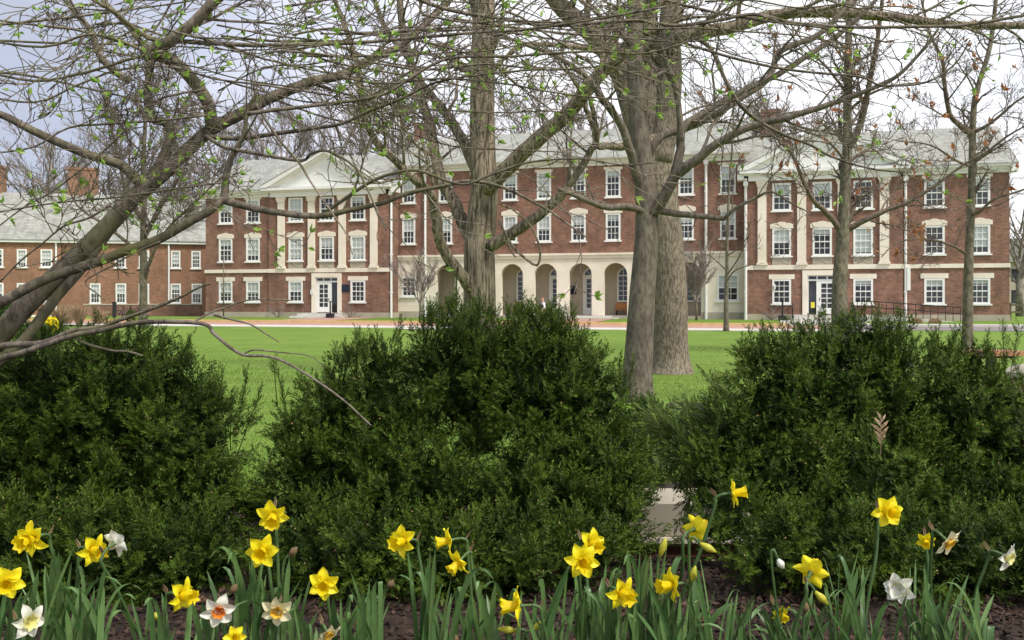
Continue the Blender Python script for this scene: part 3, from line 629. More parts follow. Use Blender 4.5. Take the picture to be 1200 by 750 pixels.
# paths along the front, laid in the hall's frame
def strip(name, s0, s1, t0, t1, z0, z1, m, h=0.0):
    vs = [W(s0, t0, z0), W(s1, t0, z0), W(s1, t1, z1), W(s0, t1, z1)]
    fs = [(0, 1, 2, 3)]
    if h: vs += [v-Vector((0, 0, h)) for v in vs[:4]]; fs += [(0, 4, 5, 1), (2, 6, 7, 3), (1, 5, 6, 2), (0, 3, 7, 4)]
    return tag(raw(name, np.array([tuple(v) for v in vs]), fs, m), kind='structure')
sb = S(985, -10); SL, SR = -18, 75
strip('pavement', SL, sb+1, -19.6, -16.4, .03, .03, M['concrete'], .1)
strip('brick_path', SL, sb, -16.39, -9.2, .018, .018, M['brick_path'], .1)
strip('asphalt_path', sb+.003, SR, -16.6, -9.2, .022, .022, M['asphalt'], .1)
strip('path_edging', sb+12, SR, -17.3, -16.603, .04, .04, M['concrete'], .1)
strip('yellow_kerb', SL, S(925, -9), -9.19, -8.9, .16, .16, M['yellow_kerb'], .16)
strip('pavement', S(925, -9)+.003, SR, -9.19, -7.2, .14, .14, M['concrete'], .14)
strip('verge', SL, SR, -8.89, .5, .13, .2, M['lawn'], .1)
for u, n_ in ((383, 2.4), (655, 3.2), (963, 2.6)):
    s = S(u, -5); strip('entrance_path', s-n_, s+n_, -8.885, -.9, .145, .212, M['concrete'] if u > 900 else M['brick_path'])
s = S(497, -19); strip('path_stub', s-.6, s+1.6, -22, -19.61, .022, .022, M['concrete'])

# ------------------------------------------------------------------ trees
def crom(P, per=4):
    P = [np.array(p, dtype=float) for p in P]; out = []
    for i in range(len(P)-1):
        p0 = P[max(i-1, 0)]; p1 = P[i]; p2 = P[i+1]; p3 = P[min(i+2, len(P)-1)]
        for k in range(per):
            t = k/per; out.append(.5*((2*p1)+(-p0+p2)*t+(2*p0-5*p1+4*p2-p3)*t*t+(-p0+3*p1-3*p2+p3)*t**3))
    out.append(P[-1]); return out
class Tree:
    def __init__(s, name, label, cat, base, bark, twigm, seed, group=None):
        s.root = empty(name, label, cat, base, 0, group); s.base = base; s.bark = bark; s.tw = twigm
        s.trunk = MB(); s.crown = MB(); s.leaf = MB(); s.r = random.Random(seed); s.tips = []; s.nseg = 0
    def limb(s, pts, w0, w1, trunk=False, spawn=None, start=.15, k=None, wob=.07, power=1.0, per=4):
        """pts: (u, v, d) of the photo, w0/w1: widths in the photo's pixels"""
        P = [at(*p) for p in pts]; R = crom(P, per); n = len(R); D0, D1 = pts[0][2], pts[-1][2]
        rad = [(w0+(w1-w0)*(i/(n-1))**power)/2*(D0+(D1-D0)*i/(n-1))/F for i in range(n)]
        if trunk:
            rad = [q*(1+(.22 if D0 < 15 else .3)*math.exp(-max(0, R[i][2])/.22)) if D0 > 10 else q for i, q in enumerate(rad)]
        if not trunk:
            for i in range(1, n-1): R[i] = R[i]+np.array([s.r.gauss(0, 1), s.r.gauss(0, 1), s.r.gauss(0, 1)])*rad[i]*wob
        kk = k or (14 if trunk else 8 if w0 > 5 else 6)
        (s.trunk if trunk else s.crown).tube(R, rad, kk)
        if spawn: s.spawn([Vector(p) for p in R], rad, start=start, **spawn)
        return R, rad
    def spawn(s, P, rad, start=.15, every=.3, length=1.0, ratio=.5, levels=2, ang=(30, 65), up=.1, flat=.0, child=.5, seg=None, wander=.18, minr=.002, decay=1.0, bias=None, rmax=9):
        r = s.r; acc = r.uniform(0, every); n = len(P)
        for i in range(n-1):
            if i/(n-1) < start: continue
            L = (P[i+1]-P[i]).length; acc += L
            while acc > every:
                acc -= every*r.uniform(.7, 1.3); t = r.random(); p = P[i].lerp(P[i+1], t); d = (P[i+1]-P[i]).normalized()
                o = Vector((r.gauss(0, 1), r.gauss(0, 1)*(1-flat), r.gauss(0, 1)*(1-flat*.3))); o = (o-d*o.dot(d)).normalized()
                a = math.radians(r.uniform(*ang)); dd = (d*math.cos(a)+o*math.sin(a)); dd.z += up
                if bias is not None: dd += Vector(bias)
                dd.normalize(); frac = i/(n-1)
                s.grow(p, dd, length*r.uniform(.55, 1.2)*(1-.45*frac*decay), min(rad[i]*ratio, rmax), levels, every, ratio, up, flat, child, seg, wander, minr, ang, bias)
    def grow(s, p, d, L, r0, lev, every, ratio, up, flat, child, seg, wander, minr, ang, bias):
        r = s.r; n = max(3, min(8, int(L/(seg or L/5)))); P = [p]; q = Vector(p)
        for i in range(n):
            d = d+Vector((r.gauss(0, wander), r.gauss(0, wander)*(1-flat*.5), r.gauss(0, wander)+up*.12)); d.normalize(); q = q+d*(L/n); P.append(q.copy())
        r0 = max(r0, minr); rad = [max(r0*(1-.75*i/n), minr*.7) for i in range(n+1)]
        s.crown.tube(P, rad, 3 if r0 < minr*2.2 else 5, cap=False, var=0); s.nseg += n
        s.tips.append((P[-1], d.copy(), lev))
        if lev > 0: s.spawn(P, rad, start=.18, every=every*child, length=L*child, ratio=max(ratio, .6), levels=lev-1, ang=ang, up=up, flat=flat, child=child, seg=None, wander=wander, minr=minr, bias=bias)
    def leaves(s, name, mt, frac, size, n=(2, 4), where=None, spread=.5):
        r = s.r
        for P, d, lev in s.tips:
            if r.random() > frac or (where and not where(P)): continue
            for k in range(r.randint(*n)):
                dd = (d+Vector((r.gauss(0, spread), r.gauss(0, spread), r.gauss(0, spread)+.25))).normalized(); o = dd.orthogonal().normalized()
                o = (Matrix.Rotation(r.uniform(0, 6.28), 3, dd) @ o); L = size*r.uniform(.6, 1.3); w = L*.24; nn = dd.cross(o)
                A = P; B1 = P+dd*L*.4+o*w+nn*w*.4; B2 = P+dd*L*.4-o*w+nn*w*.4; C = P+dd*L; mid = P+dd*L*.5-nn*w*.25
                s.leaf.add([tuple(A), tuple(B1), tuple(C), tuple(B2), tuple(mid)], [(0, 1, 4), (1, 2, 4), (2, 3, 4), (3, 0, 4)], r.random())
        if s.leaf.v: s.leaf.build(name, mt, s.root, s.base, attr=True)
    def done(s):
        if s.trunk.v: s.trunk.build('trunk', s.bark, s.root, s.base, smooth=True)
        if s.crown.v: s.crown.build('crown', s.tw, s.root, s.base, smooth=True)
def D(pts, d0, d1=None):
    d1 = d0 if d1 is None else d1; n = len(pts); return [(p[0], p[1], d0+(d1-d0)*i/max(1, n-1)) for i, p in enumerate(pts)]
def flare(u, vb, d, w): return None

# B: thick furrowed tree behind the middle shrub
b = at(563, 350, 18); b.z = 0
t = Tree('large_tree', 'thick furrowed grey trunk rising behind the middle evergreen shrub', 'tree', b, M['bark_furrow'], M['bark_furrow'], 11, 'large bare trees on the lawn')
gp = dict(every=.44, length=2.2, ratio=.40, levels=2, child=.5, wander=.2, minr=.006, up=.05)
t.limb(D([(562, 452), (562, 420), (562, 350), (562, 290), (565, 250), (568, 220), (566, 190), (565, 130), (566, 60), (567, 0), (566, -60), (560, -200), (565, -330)], 18), 46, 22, True, spawn=gp, start=.6, power=.62, k=20)
t.limb(D([(560, 345), (544, 326), (524, 300), (514, 275), (510, 245), (503, 226), (483, 208), (463, 188), (440, 165), (425, 130), (420, 80), (400, 20), (370, -60)], 17.9, 15.5), 16, 5, spawn=gp, start=.3, power=1)
t.limb(D([(556, 285), (543, 262), (532, 236), (518, 214), (511, 185), (505, 150), (497, 125), (482, 75), (470, 20), (466, -40), (440, -140)], 18.1, 19.5), 17, 6, spawn=gp, start=.35)
t.limb(D([(560, 205), (545, 170), (528, 140), (512, 120), (495, 98), (480, 70), (450, 30), (430, -30)], 18.3, 20), 14, 5, spawn=gp, start=.3)
t.limb(D([(570, 222), (595, 196), (633, 161), (667, 131), (700, 91), (733, 57), (748, 40), (762, 0), (775, -60)], 17.8, 15), 20, 14, spawn=gp, start=.35)
t.limb(D([(574, 288), (598, 274), (625, 257), (650, 236), (663, 222), (680, 198), (692, 178), (700, 160), (696, 135), (690, 110)], 17.7, 16.5), 15, 5, spawn=gp, start=.35)
t.limb(D([(663, 222), (690, 234), (720, 243), (745, 245)], 16.9, 16.2), 8, 5)
t.limb(D([(585, 258), (594, 278), (604, 292), (617, 304), (629, 311), (633, 300), (631, 285), (620, 262), (600, 245), (588, 240)], 16.8, 16), 3.6, 2)
t.limb(D([(594, 282), (600, 296), (605, 302)], 16.5), 3, 1.5)
t.done()
# C: smooth brown tree
b = at(745, 350, 14.6); b.z = 0
t = Tree('large_tree', 'smooth brown trunk in front of the thicker scaly one, right of the middle shrub', 'tree', b, M['bark_smooth'], M['bark_smooth'], 12, 'large bare trees on the lawn')
gp = dict(every=.36, length=1.8, ratio=.42, levels=2, child=.5, wander=.2, minr=.0055, up=.08)
t.limb(D([(745, 474), (747, 440), (750, 390), (753, 340), (757, 290), (758, 250), (756, 215), (752, 180), (748, 140), (745, 90), (744, 40), (745, -20), (750, -120), (748, -260)], 14.6), 40, 16, True, spawn=gp, start=.62, power=.6, k=18)
t.limb(D([(764, 250), (778, 232), (790, 208), (803, 197), (823, 182), (847, 164), (883, 147), (925, 137), (973, 122), (1013, 107), (1050, 90), (1080, 60), (1100, 33)], 14.5, 13), 15, 2.5, spawn=gp, start=.3)
t.limb(D([(777, 235), (790, 205), (797, 175), (800, 150), (820, 135), (867, 108), (910, 88), (950, 63), (987, 37), (1020, 7), (1050, -30)], 14.6, 15), 12, 4, spawn=gp, start=.3)
t.limb(D([(797, 165), (796, 130), (790, 100), (780, 70), (772, 45)], 14.5, 14), 8, 5, spawn=gp)
t.limb(D([(752, 225), (745, 200), (738, 175), (728, 147), (710, 122), (695, 100), (680, 84), (650, 65), (610, 50), (560, 30)], 14.6, 13), 13, 3, spawn=gp, start=.3)
t.limb(D([(757, 248), (735, 242), (712, 243), (690, 236), (668, 226), (655, 222)], 14.5, 14), 9, 5, spawn=gp, start=.4)
t.limb(D([(757, 245), (780, 248), (805, 252), (830, 254), (848, 256), (858, 247), (885, 232), (905, 225), (930, 240), (947, 248)], 14.5, 13.8), 9, 1.5, spawn=gp, start=.4)
t.limb(D([(755, 195), (772, 162), (800, 152), (833, 137), (867, 115), (900, 93), (915, 60), (960, 40), (1000, 0)], 14.7, 15.5), 10, 6, spawn=gp, start=.3)
t.leaves('dead_leaves', M['dead_leaf'], .02, .11, (1, 3), where=lambda P: P.x > 2.5)
t.done()
# D: big scaly tree
b = at(785, 350, 20.3); b.z = 0
t = Tree('large_tree', 'massive scaly grey trunk standing on the lawn behind the smooth one', 'tree', b, M['bark_scale'], M['bark_furrow'], 13, 'large bare trees on the lawn')
gp = dict(every=.6, length=2.8, ratio=.4, levels=2, child=.5, wander=.2, minr=.007, up=.08)
t.limb(D([(785, 446), (786, 437), (786, 425), (785, 400), (785, 360), (783, 320), (780, 280), (775, 240), (770, 200), (768, 160)], 20.3), 54, 40, True, power=.12, k=20)
t.limb(D([(766, 215), (760, 180), (748, 145), (740, 120), (730, 90), (712, 60), (690, 35), (660, 10), (630, -30), (600, -80)], 20.3, 21), 40, 18, True, spawn=gp, start=.3, power=.7, k=14)
t.limb(D([(768, 200), (764, 150), (762, 110), (760, 60), (757, 0), (750, -80), (752, -220)], 20.4), 36, 18, True, spawn=gp, start=.3, k=14)
t.limb(D([(772, 190), (781, 140), (785, 100), (786, 70), (784, 30), (790, -20), (800, -100), (830, -220)], 20.2), 32, 18, True, spawn=gp, start=.3, k=14)
t.limb(D([(783, 60), (800, 42), (840, 36), (890, 22), (940, 14), (1000, 16), (1060, 22), (1130, 30), (1210, 30)], 20, 18.5), 18, 8, spawn=gp, start=.15)
t.limb(D([(764, 165), (742, 169), (728, 172), (713, 171), (700, 171), (697, 155), (693, 140), (686, 125), (688, 112)], 20, 19.5), 11, 5, spawn=gp, start=.4)
t.limb(D([(728, 90), (700, 60), (672, 55), (640, 52), (610, 53), (590, 70), (575, 90)], 20, 19), 9, 3, spawn=gp, start=.3)
t.done()
# E: slender tree by the path
def slender(name, label, u, vb, d, pts, w0, w1, limbs, seed, gp, bark='bark_young', tw='twig', leaves=None, group='slender young trees on the lawn', start=.35, power=.8):
    b = at(u, 350, d); b.z = 0; t = Tree(name, label, 'tree', b, M[bark], M[tw], seed, group)
    t.limb(D(pts, d), w0, w1, True, spawn=gp, start=start, k=10, power=power)
    for (lp, a, c) in limbs: t.limb(D(lp, d, d*.96), a, c, spawn=gp, start=.2)
    if leaves: t.leaves('dead_leaves', M['dead_leaf'], leaves[0], leaves[1], (2, 5), spread=.9)
    t.done(); return t
slender('young_tree', 'slender young tree at the edge of the brick path, right of the stone arcade', 851, 388, 48, [(851, 390), (851, 350), (852, 320), (852, 290), (853, 255), (855, 215), (858, 170), (860, 120)], 6.5, 1.5,
        [([(852, 330), (860, 318), (875, 312), (885, 310)], 2, .8), ([(852, 322), (862, 308), (872, 290), (880, 270)], 2, .8), ([(852, 318), (842, 308), (832, 300), (820, 296)], 1.8, .7), ([(852, 300), (866, 290), (878, 275)], 2, .6)], 21,
        dict(every=.55, length=2.2, ratio=.45, levels=1, child=.45, minr=.014, up=.25))
gF = dict(every=.33, length=2.1, ratio=.42, levels=2, child=.5, minr=.0095, up=.12, wander=.2)
slender('oak_tree', 'straight oak with a round pruning scar in front of the right wing entrance', 985, 412, 28, [(984, 415), (984, 370), (984, 330), (987, 290), (989, 250), (991, 210), (993, 170), (993, 120), (994, 60), (996, 0), (1000, -90)], 22, 6,
        [([(985, 270), (975, 256), (962, 243), (955, 237), (946, 222), (937, 201), (929, 182), (915, 165), (885, 150)], 8, 2), ([(991, 270), (1006, 262), (1020, 255), (1040, 246), (1070, 234), (1095, 218), (1125, 196), (1150, 180)], 8, 2),
         ([(993, 175), (1003, 158), (1012, 130), (1017, 107), (1024, 70), (1030, 33), (1036, -20)], 9, 4), ([(992, 190), (975, 170), (960, 160), (930, 150), (900, 145)], 4, 1.5), ([(994, 130), (1020, 110), (1050, 100), (1090, 96)], 4, 1.5), ([(993, 110), (970, 80), (950, 60), (920, 20)], 4, 1.5)], 22, gF, leaves=(.018, .22))
slender('oak_tree', 'thinner oak with brown leaves before the right flank of the hall, nearest the right edge', 1137, 412, 30, [(1134, 412), (1134, 370), (1135, 320), (1136, 290), (1138, 245), (1139, 200), (1140, 150), (1142, 120), (1148, 95), (1160, 55), (1167, 0), (1172, -70)], 13, 4,
        [([(1135, 300), (1122, 291), (1110, 286), (1090, 281), (1054, 283), (1033, 301)], 4, 1.2), ([(1136, 252), (1148, 248), (1166, 233), (1200, 222), (1230, 205)], 5, 1.5), ([(1138, 195), (1120, 188), (1090, 170), (1050, 165)], 4, 1.2), ([(1139, 157), (1125, 147), (1113, 133), (1107, 100), (1104, 70), (1090, 40), (1080, 0)], 7, 2.5),
         ([(1139, 190), (1155, 180), (1180, 160), (1215, 140)], 5, 1.5), ([(1140, 155), (1160, 145), (1190, 120), (1220, 100)], 5, 1.5)], 23, gF, leaves=(.018, .22))
slender('bare_tree', 'bare tree with upswept limbs in front of the far left building', 168, 378, 52, [(168, 384), (168, 350), (168, 310), (168, 270), (169, 230), (168, 190), (170, 150), (172, 110), (170, 60)], 11, 3,
        [([(169, 330), (178, 300), (195, 270), (225, 240), (262, 205)], 5, 1.5), ([(168, 300), (150, 285), (125, 265), (90, 240), (75, 200)], 5, 1.5), ([(168, 262), (150, 230), (140, 190), (130, 150), (120, 110)], 5, 1.5), ([(169, 280), (190, 240), (215, 200), (235, 150)], 5, 1.5), ([(169, 225), (185, 190), (200, 150), (210, 110)], 4, 1.5)], 24,
        dict(every=.4, length=3.6, ratio=.45, levels=2, child=.5, minr=.016, up=.3, wander=.14))
# small ornamental trees against the walls
def ornamental(label, u, d, h, wd, seed, name='ornamental_tree'):
    b = at(u, 350, d); b.z = .1; t = Tree(name, label, 'tree', b, M['bark_young'], M['twig_far'], seed, 'small bare ornamental trees by the walls'); r = t.r
    t.trunk.tube([b, b+Vector((.03, 0, h*.15)), b+Vector((0, 0, h*.28))], [.09, .075, .07], 8)
    for k in range(7):
        a = k*6.283/7+r.random(); t.grow(b+Vector((0, 0, h*.24)), Vector((math.cos(a)*.45*wd, math.sin(a)*.3*wd, 1)).normalized(), h*r.uniform(.6, .8), .04, 2, .28, .5, .25, 0, .42, None, .12, .011, (20, 45), None)
    t.done()
ornamental('small vase shaped bare tree by the stone wall left of the thick trunk', 492, 69, 5, 1, 31)
ornamental('small bare tree before the last arch, right of the big trunks', 816, 65.5, 5.2, 1.1, 32)
for k, (u, lb) in enumerate(((325, 'low bare shrub left of the left wing entrance'), (411, 'low bare shrub right of the left wing entrance'), (905, 'low bare shrub left of the right wing steps'))):
    p = W(S(u, -1), -1, .15); t = Tree('bare_shrub', lb, 'shrub', p, M['bark_young'], M['twig_far'], 40+k, 'low bare shrubs at the foundations')
    for j in range(9):
        a = j*.7; t.grow(p, Vector((math.cos(a), math.sin(a)*.5, .9)).normalized(), 1.1, .03, 1, .2, .6, .2, 0, .5, None, .15, .012, (20, 50), None)
    t.done()
p = W(S(262, -1.5), -1.5, .1); t = Tree('ornamental_tree', 'very thin bare sapling close to the wall at the left corner of the hall', 'tree', p, M['bark_young'], M['twig_far'], 45, 'small bare ornamental trees by the walls')
t.trunk.tube([p, p+Vector((0, 0, 3)), p+Vector((0, 0, 5.5))], [.06, .05, .02], 6); t.spawn([p+Vector((0, 0, .8*k)) for k in range(1, 7)], [.04]*6, every=.3, length=1.1, levels=1, up=.3, minr=.012); t.done()
# trees behind the buildings
bt = [(60, 118, 24), (150, 125, 26), (250, 112, 25), (330, 108, 26), (400, 112, 28), (455, 106, 27), (530, 112, 26), (640, 105, 27), (700, 108, 25), (850, 100, 25), (915, 96, 24), (1010, 100, 22), (1100, 98, 21), (1195, 92, 11)]
lbs = ['above the chimney of the far left building', 'behind the far left roof, beside the first chimney', 'behind the gap between annex and hall', 'behind the left wing roof', 'right behind the left pediment apex', 'behind the red chimney near the hall middle', 'behind the roof just left of the thick trunk', 'behind the middle of the long roof', 'behind the roof beside the big trunks', 'behind the roof left of the right pediment', 'around the chimney at the right', 'behind the right pediment', 'behind the right wing roof', 'low beyond the right corner of the hall']
for i, ((u, d, h), lb) in enumerate(zip(bt, lbs)):
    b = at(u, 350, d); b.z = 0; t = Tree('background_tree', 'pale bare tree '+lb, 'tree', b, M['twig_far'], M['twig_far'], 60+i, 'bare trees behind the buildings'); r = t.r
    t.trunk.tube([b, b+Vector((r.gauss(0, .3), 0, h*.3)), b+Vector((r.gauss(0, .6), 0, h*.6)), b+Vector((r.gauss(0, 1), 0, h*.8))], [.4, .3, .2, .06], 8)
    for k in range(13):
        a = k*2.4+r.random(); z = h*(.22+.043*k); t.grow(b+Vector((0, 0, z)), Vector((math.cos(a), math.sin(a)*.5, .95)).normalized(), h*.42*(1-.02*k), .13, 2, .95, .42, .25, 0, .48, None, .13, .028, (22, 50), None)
    t.done()
# magnolia in the near left: one tree, its trunks rising from the bed just outside the frame
b = Vector((-3.3, 3.5, gzf(-3.3, 3.5)))
t = Tree('magnolia_tree', 'spreading magnolia with fresh green leaf buds reaching across the upper left foreground', 'tree', b, M['bark_magnolia'], M['bark_magnolia'], 7)
gm = dict(every=.125, length=.95, ratio=.45, levels=2, child=.42, wander=.14, minr=.0027, up=-.01, flat=.5, ang=(20, 60), rmax=.006)
gl = dict(every=.14, length=.52, ratio=.5, levels=1, child=.5, wander=.16, minr=.0023, up=.03, flat=.3, ang=(20, 60), rmax=.005)
B0 = (-445, 640, 3.5)
t.limb([B0, (-330, 610, 3.5), (-180, 540, 3.5), (-60, 455, 3.5), (0, 392, 3.5), (33, 355, 3.5), (83, 308, 3.52), (127, 264, 3.55), (160, 228, 3.57), (187, 207, 3.6), (213, 182, 3.62), (247, 152, 3.65), (283, 133, 3.65), (310, 118, 3.65)], 34, 13, True, power=.75, k=14)
t.limb(D([(300, 122), (333, 108), (367, 95), (400, 88), (433, 70), (463, 57), (500, 27), (527, 0), (560, -40)], 3.65, 3.9), 14, 6, spawn=gm)
t.limb(D([(-60, 470), (-10, 430), (27, 400), (67, 347), (97, 313), (123, 278), (150, 240), (170, 215), (200, 188), (228, 168)], 3.45, 3.63), 14, 9, True, k=10)
t.limb(D([(-90, 400), (-40, 372), (0, 355), (33, 337), (67, 322), (117, 306), (150, 293), (187, 280), (227, 257), (247, 246), (263, 232)], 3.4, 3.42), 13, 10, True, k=10)
t.limb(D([(263, 233), (264, 215), (267, 198), (272, 182), (281, 168), (287, 153), (290, 130), (300, 110)], 3.42, 3.35), 10, 4, spawn=gl)
t.limb(D([(260, 234), (285, 241), (307, 246), (350, 252), (382, 252), (415, 245), (447, 238), (480, 226), (520, 218), (550, 212), (590, 220), (637, 243), (655, 255), (687, 278)], 3.42, 3.1), 9, 2, spawn=gl, start=.25)
t.limb(D([(382, 248), (400, 236), (415, 225), (437, 212), (458, 204), (490, 200), (540, 216), (575, 205), (620, 190), (680, 186), (730, 193), (770, 190)], 3.35, 3.0), 5, 1.6, spawn=gl, start=.5)
t.limb(D([(-60, 120), (0, 134), (30, 149), (60, 163), (100, 180), (133, 190), (147, 197), (163, 214)], 3.4, 3.55), 8, 12, True, k=8)
t.limb(D([(172, 216), (200, 165), (195, 145), (178, 138), (173, 110), (176, 85), (172, 60), (150, 30), (120, 0)], 3.6, 3.7), 13, 6, spawn=gm, start=.5)
t.limb(D([(248, 148), (245, 125), (233, 103), (213, 80), (195, 68), (172, 62)], 3.62, 3.55), 15, 15, True, k=9)
t.limb(D([(168, 64), (185, 55), (200, 48), (227, 27), (253, 0), (280, -30)], 3.5, 3.4), 15, 12, spawn=gm, k=9)
t.limb(D([(192, 50), (170, 42), (153, 30), (133, 13), (110, 0), (90, -15)], 3.5, 3.3), 7, 4, spawn=gm, start=.3)
t.limb(D([(205, 48), (250, 51), (300, 53), (360, 52), (420, 50), (500, 43), (560, 38), (620, 34), (700, 22), (780, 8)], 3.5, 3.0), 6, 2.4, spawn=gl, start=.3)
t.limb(D([(150, 95), (120, 70), (105, 35), (85, 10), (60, -20)], 3.8, 3.9), 9, 6, spawn=gm)
t.limb(D([(240, 160), (283, 162), (333, 155), (370, 150), (400, 145), (433, 130), (467, 117), (510, 97), (560, 88), (640, 80)], 3.5, 3.1), 6, 2, spawn=gl, start=.3)
t.limb(D([(242, 160), (258, 170), (274, 175), (317, 183), (354, 188), (365, 180), (385, 177), (415, 195), (426, 212), (437, 236), (453, 270)], 3.45, 3.1), 5, 2, spawn=gl, start=.4)
t.limb(D([(300, 122), (324, 160), (350, 190), (361, 208), (372, 225), (393, 255), (406, 275), (413, 298)], 3.3, 3.0), 4, 1.4)
t.limb(D([(-40, 440), (0, 421), (33, 411), (83, 394), (120, 387), (160, 378), (200, 377), (240, 380), (253, 393), (283, 415), (317, 418), (350, 433), (400, 467), (435, 499)], 3.3, 2.9), 8, 2, spawn=None)
t.limb(D([(-50, 415), (10, 404), (50, 402), (85, 388), (120, 383), (140, 375), (177, 362), (207, 350), (216, 346), (233, 337), (248, 332)], 3.3, 3.1), 8, 2)
t.limb(D([(85, 394), (97, 401), (115, 407), (133, 411), (150, 412), (167, 417)], 3.25), 3.5, 2.5)
t.limb(D([(228, 377), (245, 367), (263, 361), (290, 352), (320, 351), (342, 352)], 3.1), 2.6, 1.4)
t.limb(D([(250, 369), (270, 374), (293, 380), (310, 390), (327, 401)], 3.05), 3, 1.4)
t.limb(D([(287, 414), (298, 410), (320, 412), (340, 414), (363, 417), (380, 430)], 3.0), 2.2, 1.0)
t.limb(D([(188, 283), (160, 295), (130, 312), (100, 330), (115, 345), (123, 352)], 3.3), 2.4, 1.4)
for pts, a, c, dd in (([(-30, 80), (40, 95), (100, 85), (150, 70), (190, 60)], 3, 4, 3.45), ([(-30, 110), (40, 120), (90, 100), (140, 82), (200, 78), (250, 92), (310, 100), (390, 112)], 2.5, 2.5, 3.3), ([(-30, 45), (50, 55), (110, 40), (170, 60)], 2.5, 4, 3.4),
    ([(-30, 20), (30, 28), (90, 35), (150, 52)], 2, 3.5, 3.6), ([(-20, 280), (25, 245), (60, 225), (100, 195), (140, 160), (160, 135), (190, 115), (240, 105)], 1.6, 3, 3.4), ([(-20, 252), (30, 243), (80, 236), (140, 231), (200, 222), (260, 214)], 2, 2.2, 3.3),
    ([(0, 330), (25, 305), (50, 285), (75, 265), (105, 255), (130, 240)], 2, 3, 3.3), ([(-10, 180), (40, 172), (80, 150), (130, 145), (200, 140), (240, 135)], 2, 3, 3.3), ([(290, 133), (330, 128), (380, 122), (450, 110), (520, 70), (600, 66), (690, 60), (760, 62), (830, 40)], 5, 2, 3.2),
    ([(587, 12), (610, 20), (640, 40), (667, 56), (680, 68), (693, 72), (733, 83), (787, 101)], 3, 1.6, 3.2), ([(470, -10), (520, 10), (590, 22), (650, 30), (740, 24), (790, 30), (840, 24), (883, 17), (933, 27), (1000, 32), (1080, 31), (1133, 29), (1210, 16)], 5, 3.5, 3.6),
    ([(700, -30), (780, 0), (850, 17), (900, 25), (980, 35), (1040, 50)], 4, 2, 3.6), ([(800, 50), (867, 70), (933, 83), (1007, 90), (1033, 100), (1083, 97), (1117, 77), (1137, 47)], 3.5, 2, 3.8), ([(815, 45), (833, 57), (853, 100), (877, 133), (917, 157), (950, 170), (973, 183), (1017, 197), (1060, 202)], 5, 2, 4.0),
    ([(330, 60), (380, 64), (440, 74), (500, 82), (570, 75), (640, 82), (700, 78)], 3, 2, 3.3), ([(400, 90), (450, 98), (520, 92), (590, 98), (660, 110), (740, 118)], 3, 1.6, 3.2)):
    t.limb(D(pts, dd, dd*.97), a, c, spawn=gl if a < 4 and pts[0][0] > 200 else dict(gl, every=.12, levels=2), start=.05)
for k in range(24):
    u0 = t.r.uniform(-60, 560); v0 = t.r.uniform(-25, 120)-(40 if u0 > 420 else 0)*t.r.random(); ln = t.r.uniform(160, 360); sl = t.r.uniform(-.16, .22); dd = t.r.uniform(3.2, 4.0); cv = t.r.uniform(-.25, .25)
    t.limb(D([(u0+ln*q, v0+ln*(sl*q+cv*q*(1-q))+t.r.gauss(0, 3), 0)[:2] for q in (0, .2, .4, .6, .8, 1)], dd, dd*t.r.uniform(.93, 1.05)), t.r.uniform(2.2, 4), 1.3, spawn=dict(gl, every=.17), start=.05)
for k in range(8):
    u0 = t.r.uniform(560, 980); v0 = t.r.uniform(-25, 60); ln = t.r.uniform(140, 300); sl = t.r.uniform(-.1, .3); dd = t.r.uniform(3.4, 4.4)
    t.limb(D([(u0+ln*q, v0+ln*sl*q+t.r.gauss(0, 4)) for q in (0, .2, .4, .6, .8, 1)], dd), t.r.uniform(1.8, 3), 1.0, spawn=dict(gl, every=.2), start=.05)
t.leaves('leaf_buds', M['bud'], .2, .028, (2, 4), where=lambda P: P.y < 5, spread=.45)
t.done()
print('magnolia segs', t.nseg)
# ------------------------------------------------------------------ evergreen shrubs
def norm(a): return a/np.maximum(np.linalg.norm(a, axis=-1, keepdims=True), 1e-9)
def sprig_tmpl(n, L, nl, nw, seed, flatr):
    g = np.random.default_rng(seed); V = []; va = []
    for i in range(n):
        s = (i+.3)/n; a = (i % 2)*np.pi+g.normal(0, .5 if flatr else 1.6); z = s*L; l = nl*(1-.45*s**3)*g.uniform(.8, 1.15); tl = g.uniform(.45, .75)+.5*s*s
        o = np.array([np.cos(a), np.sin(a), 0]); d = norm(o*np.cos(tl)+np.array([0, 0, 1])*np.sin(tl)); p = np.array([.004*np.sin(s*3), 0, z]); w = norm(np.cross(d, np.array([0, 0, 1.])+o*g.normal(0, .5)))*nw/2
        V += [p, p+d*l*.5+w, p+d*l, p+d*l*.5-w]; va += [s*.32]*4
    return np.array(V), np.array(va)
def place(tmpls, P, Dr, S_, var, g):
    """copies of a template along directions Dr at P, all in one mesh"""
    Vs = []; As = []; idx = g.integers(0, len(tmpls), len(P))
    for k, (T, va) in enumerate(tmpls):
        m = idx == k; p = P[m]; d = norm(Dr[m]); r = norm(np.cross(d, norm(g.normal(size=d.shape)))); q = np.cross(d, r); s = S_[m][:, None, None]
        X = T[None]*s; W_ = X[..., 0:1]*r[:, None]+X[..., 1:2]*q[:, None]+X[..., 2:3]*d[:, None]+p[:, None]
        Vs.append(W_.reshape(-1, 3)); As.append((va[None]+var[m][:, None]).ravel())
    V = np.concatenate(Vs); return V, np.clip(np.concatenate(As), 0, 1)
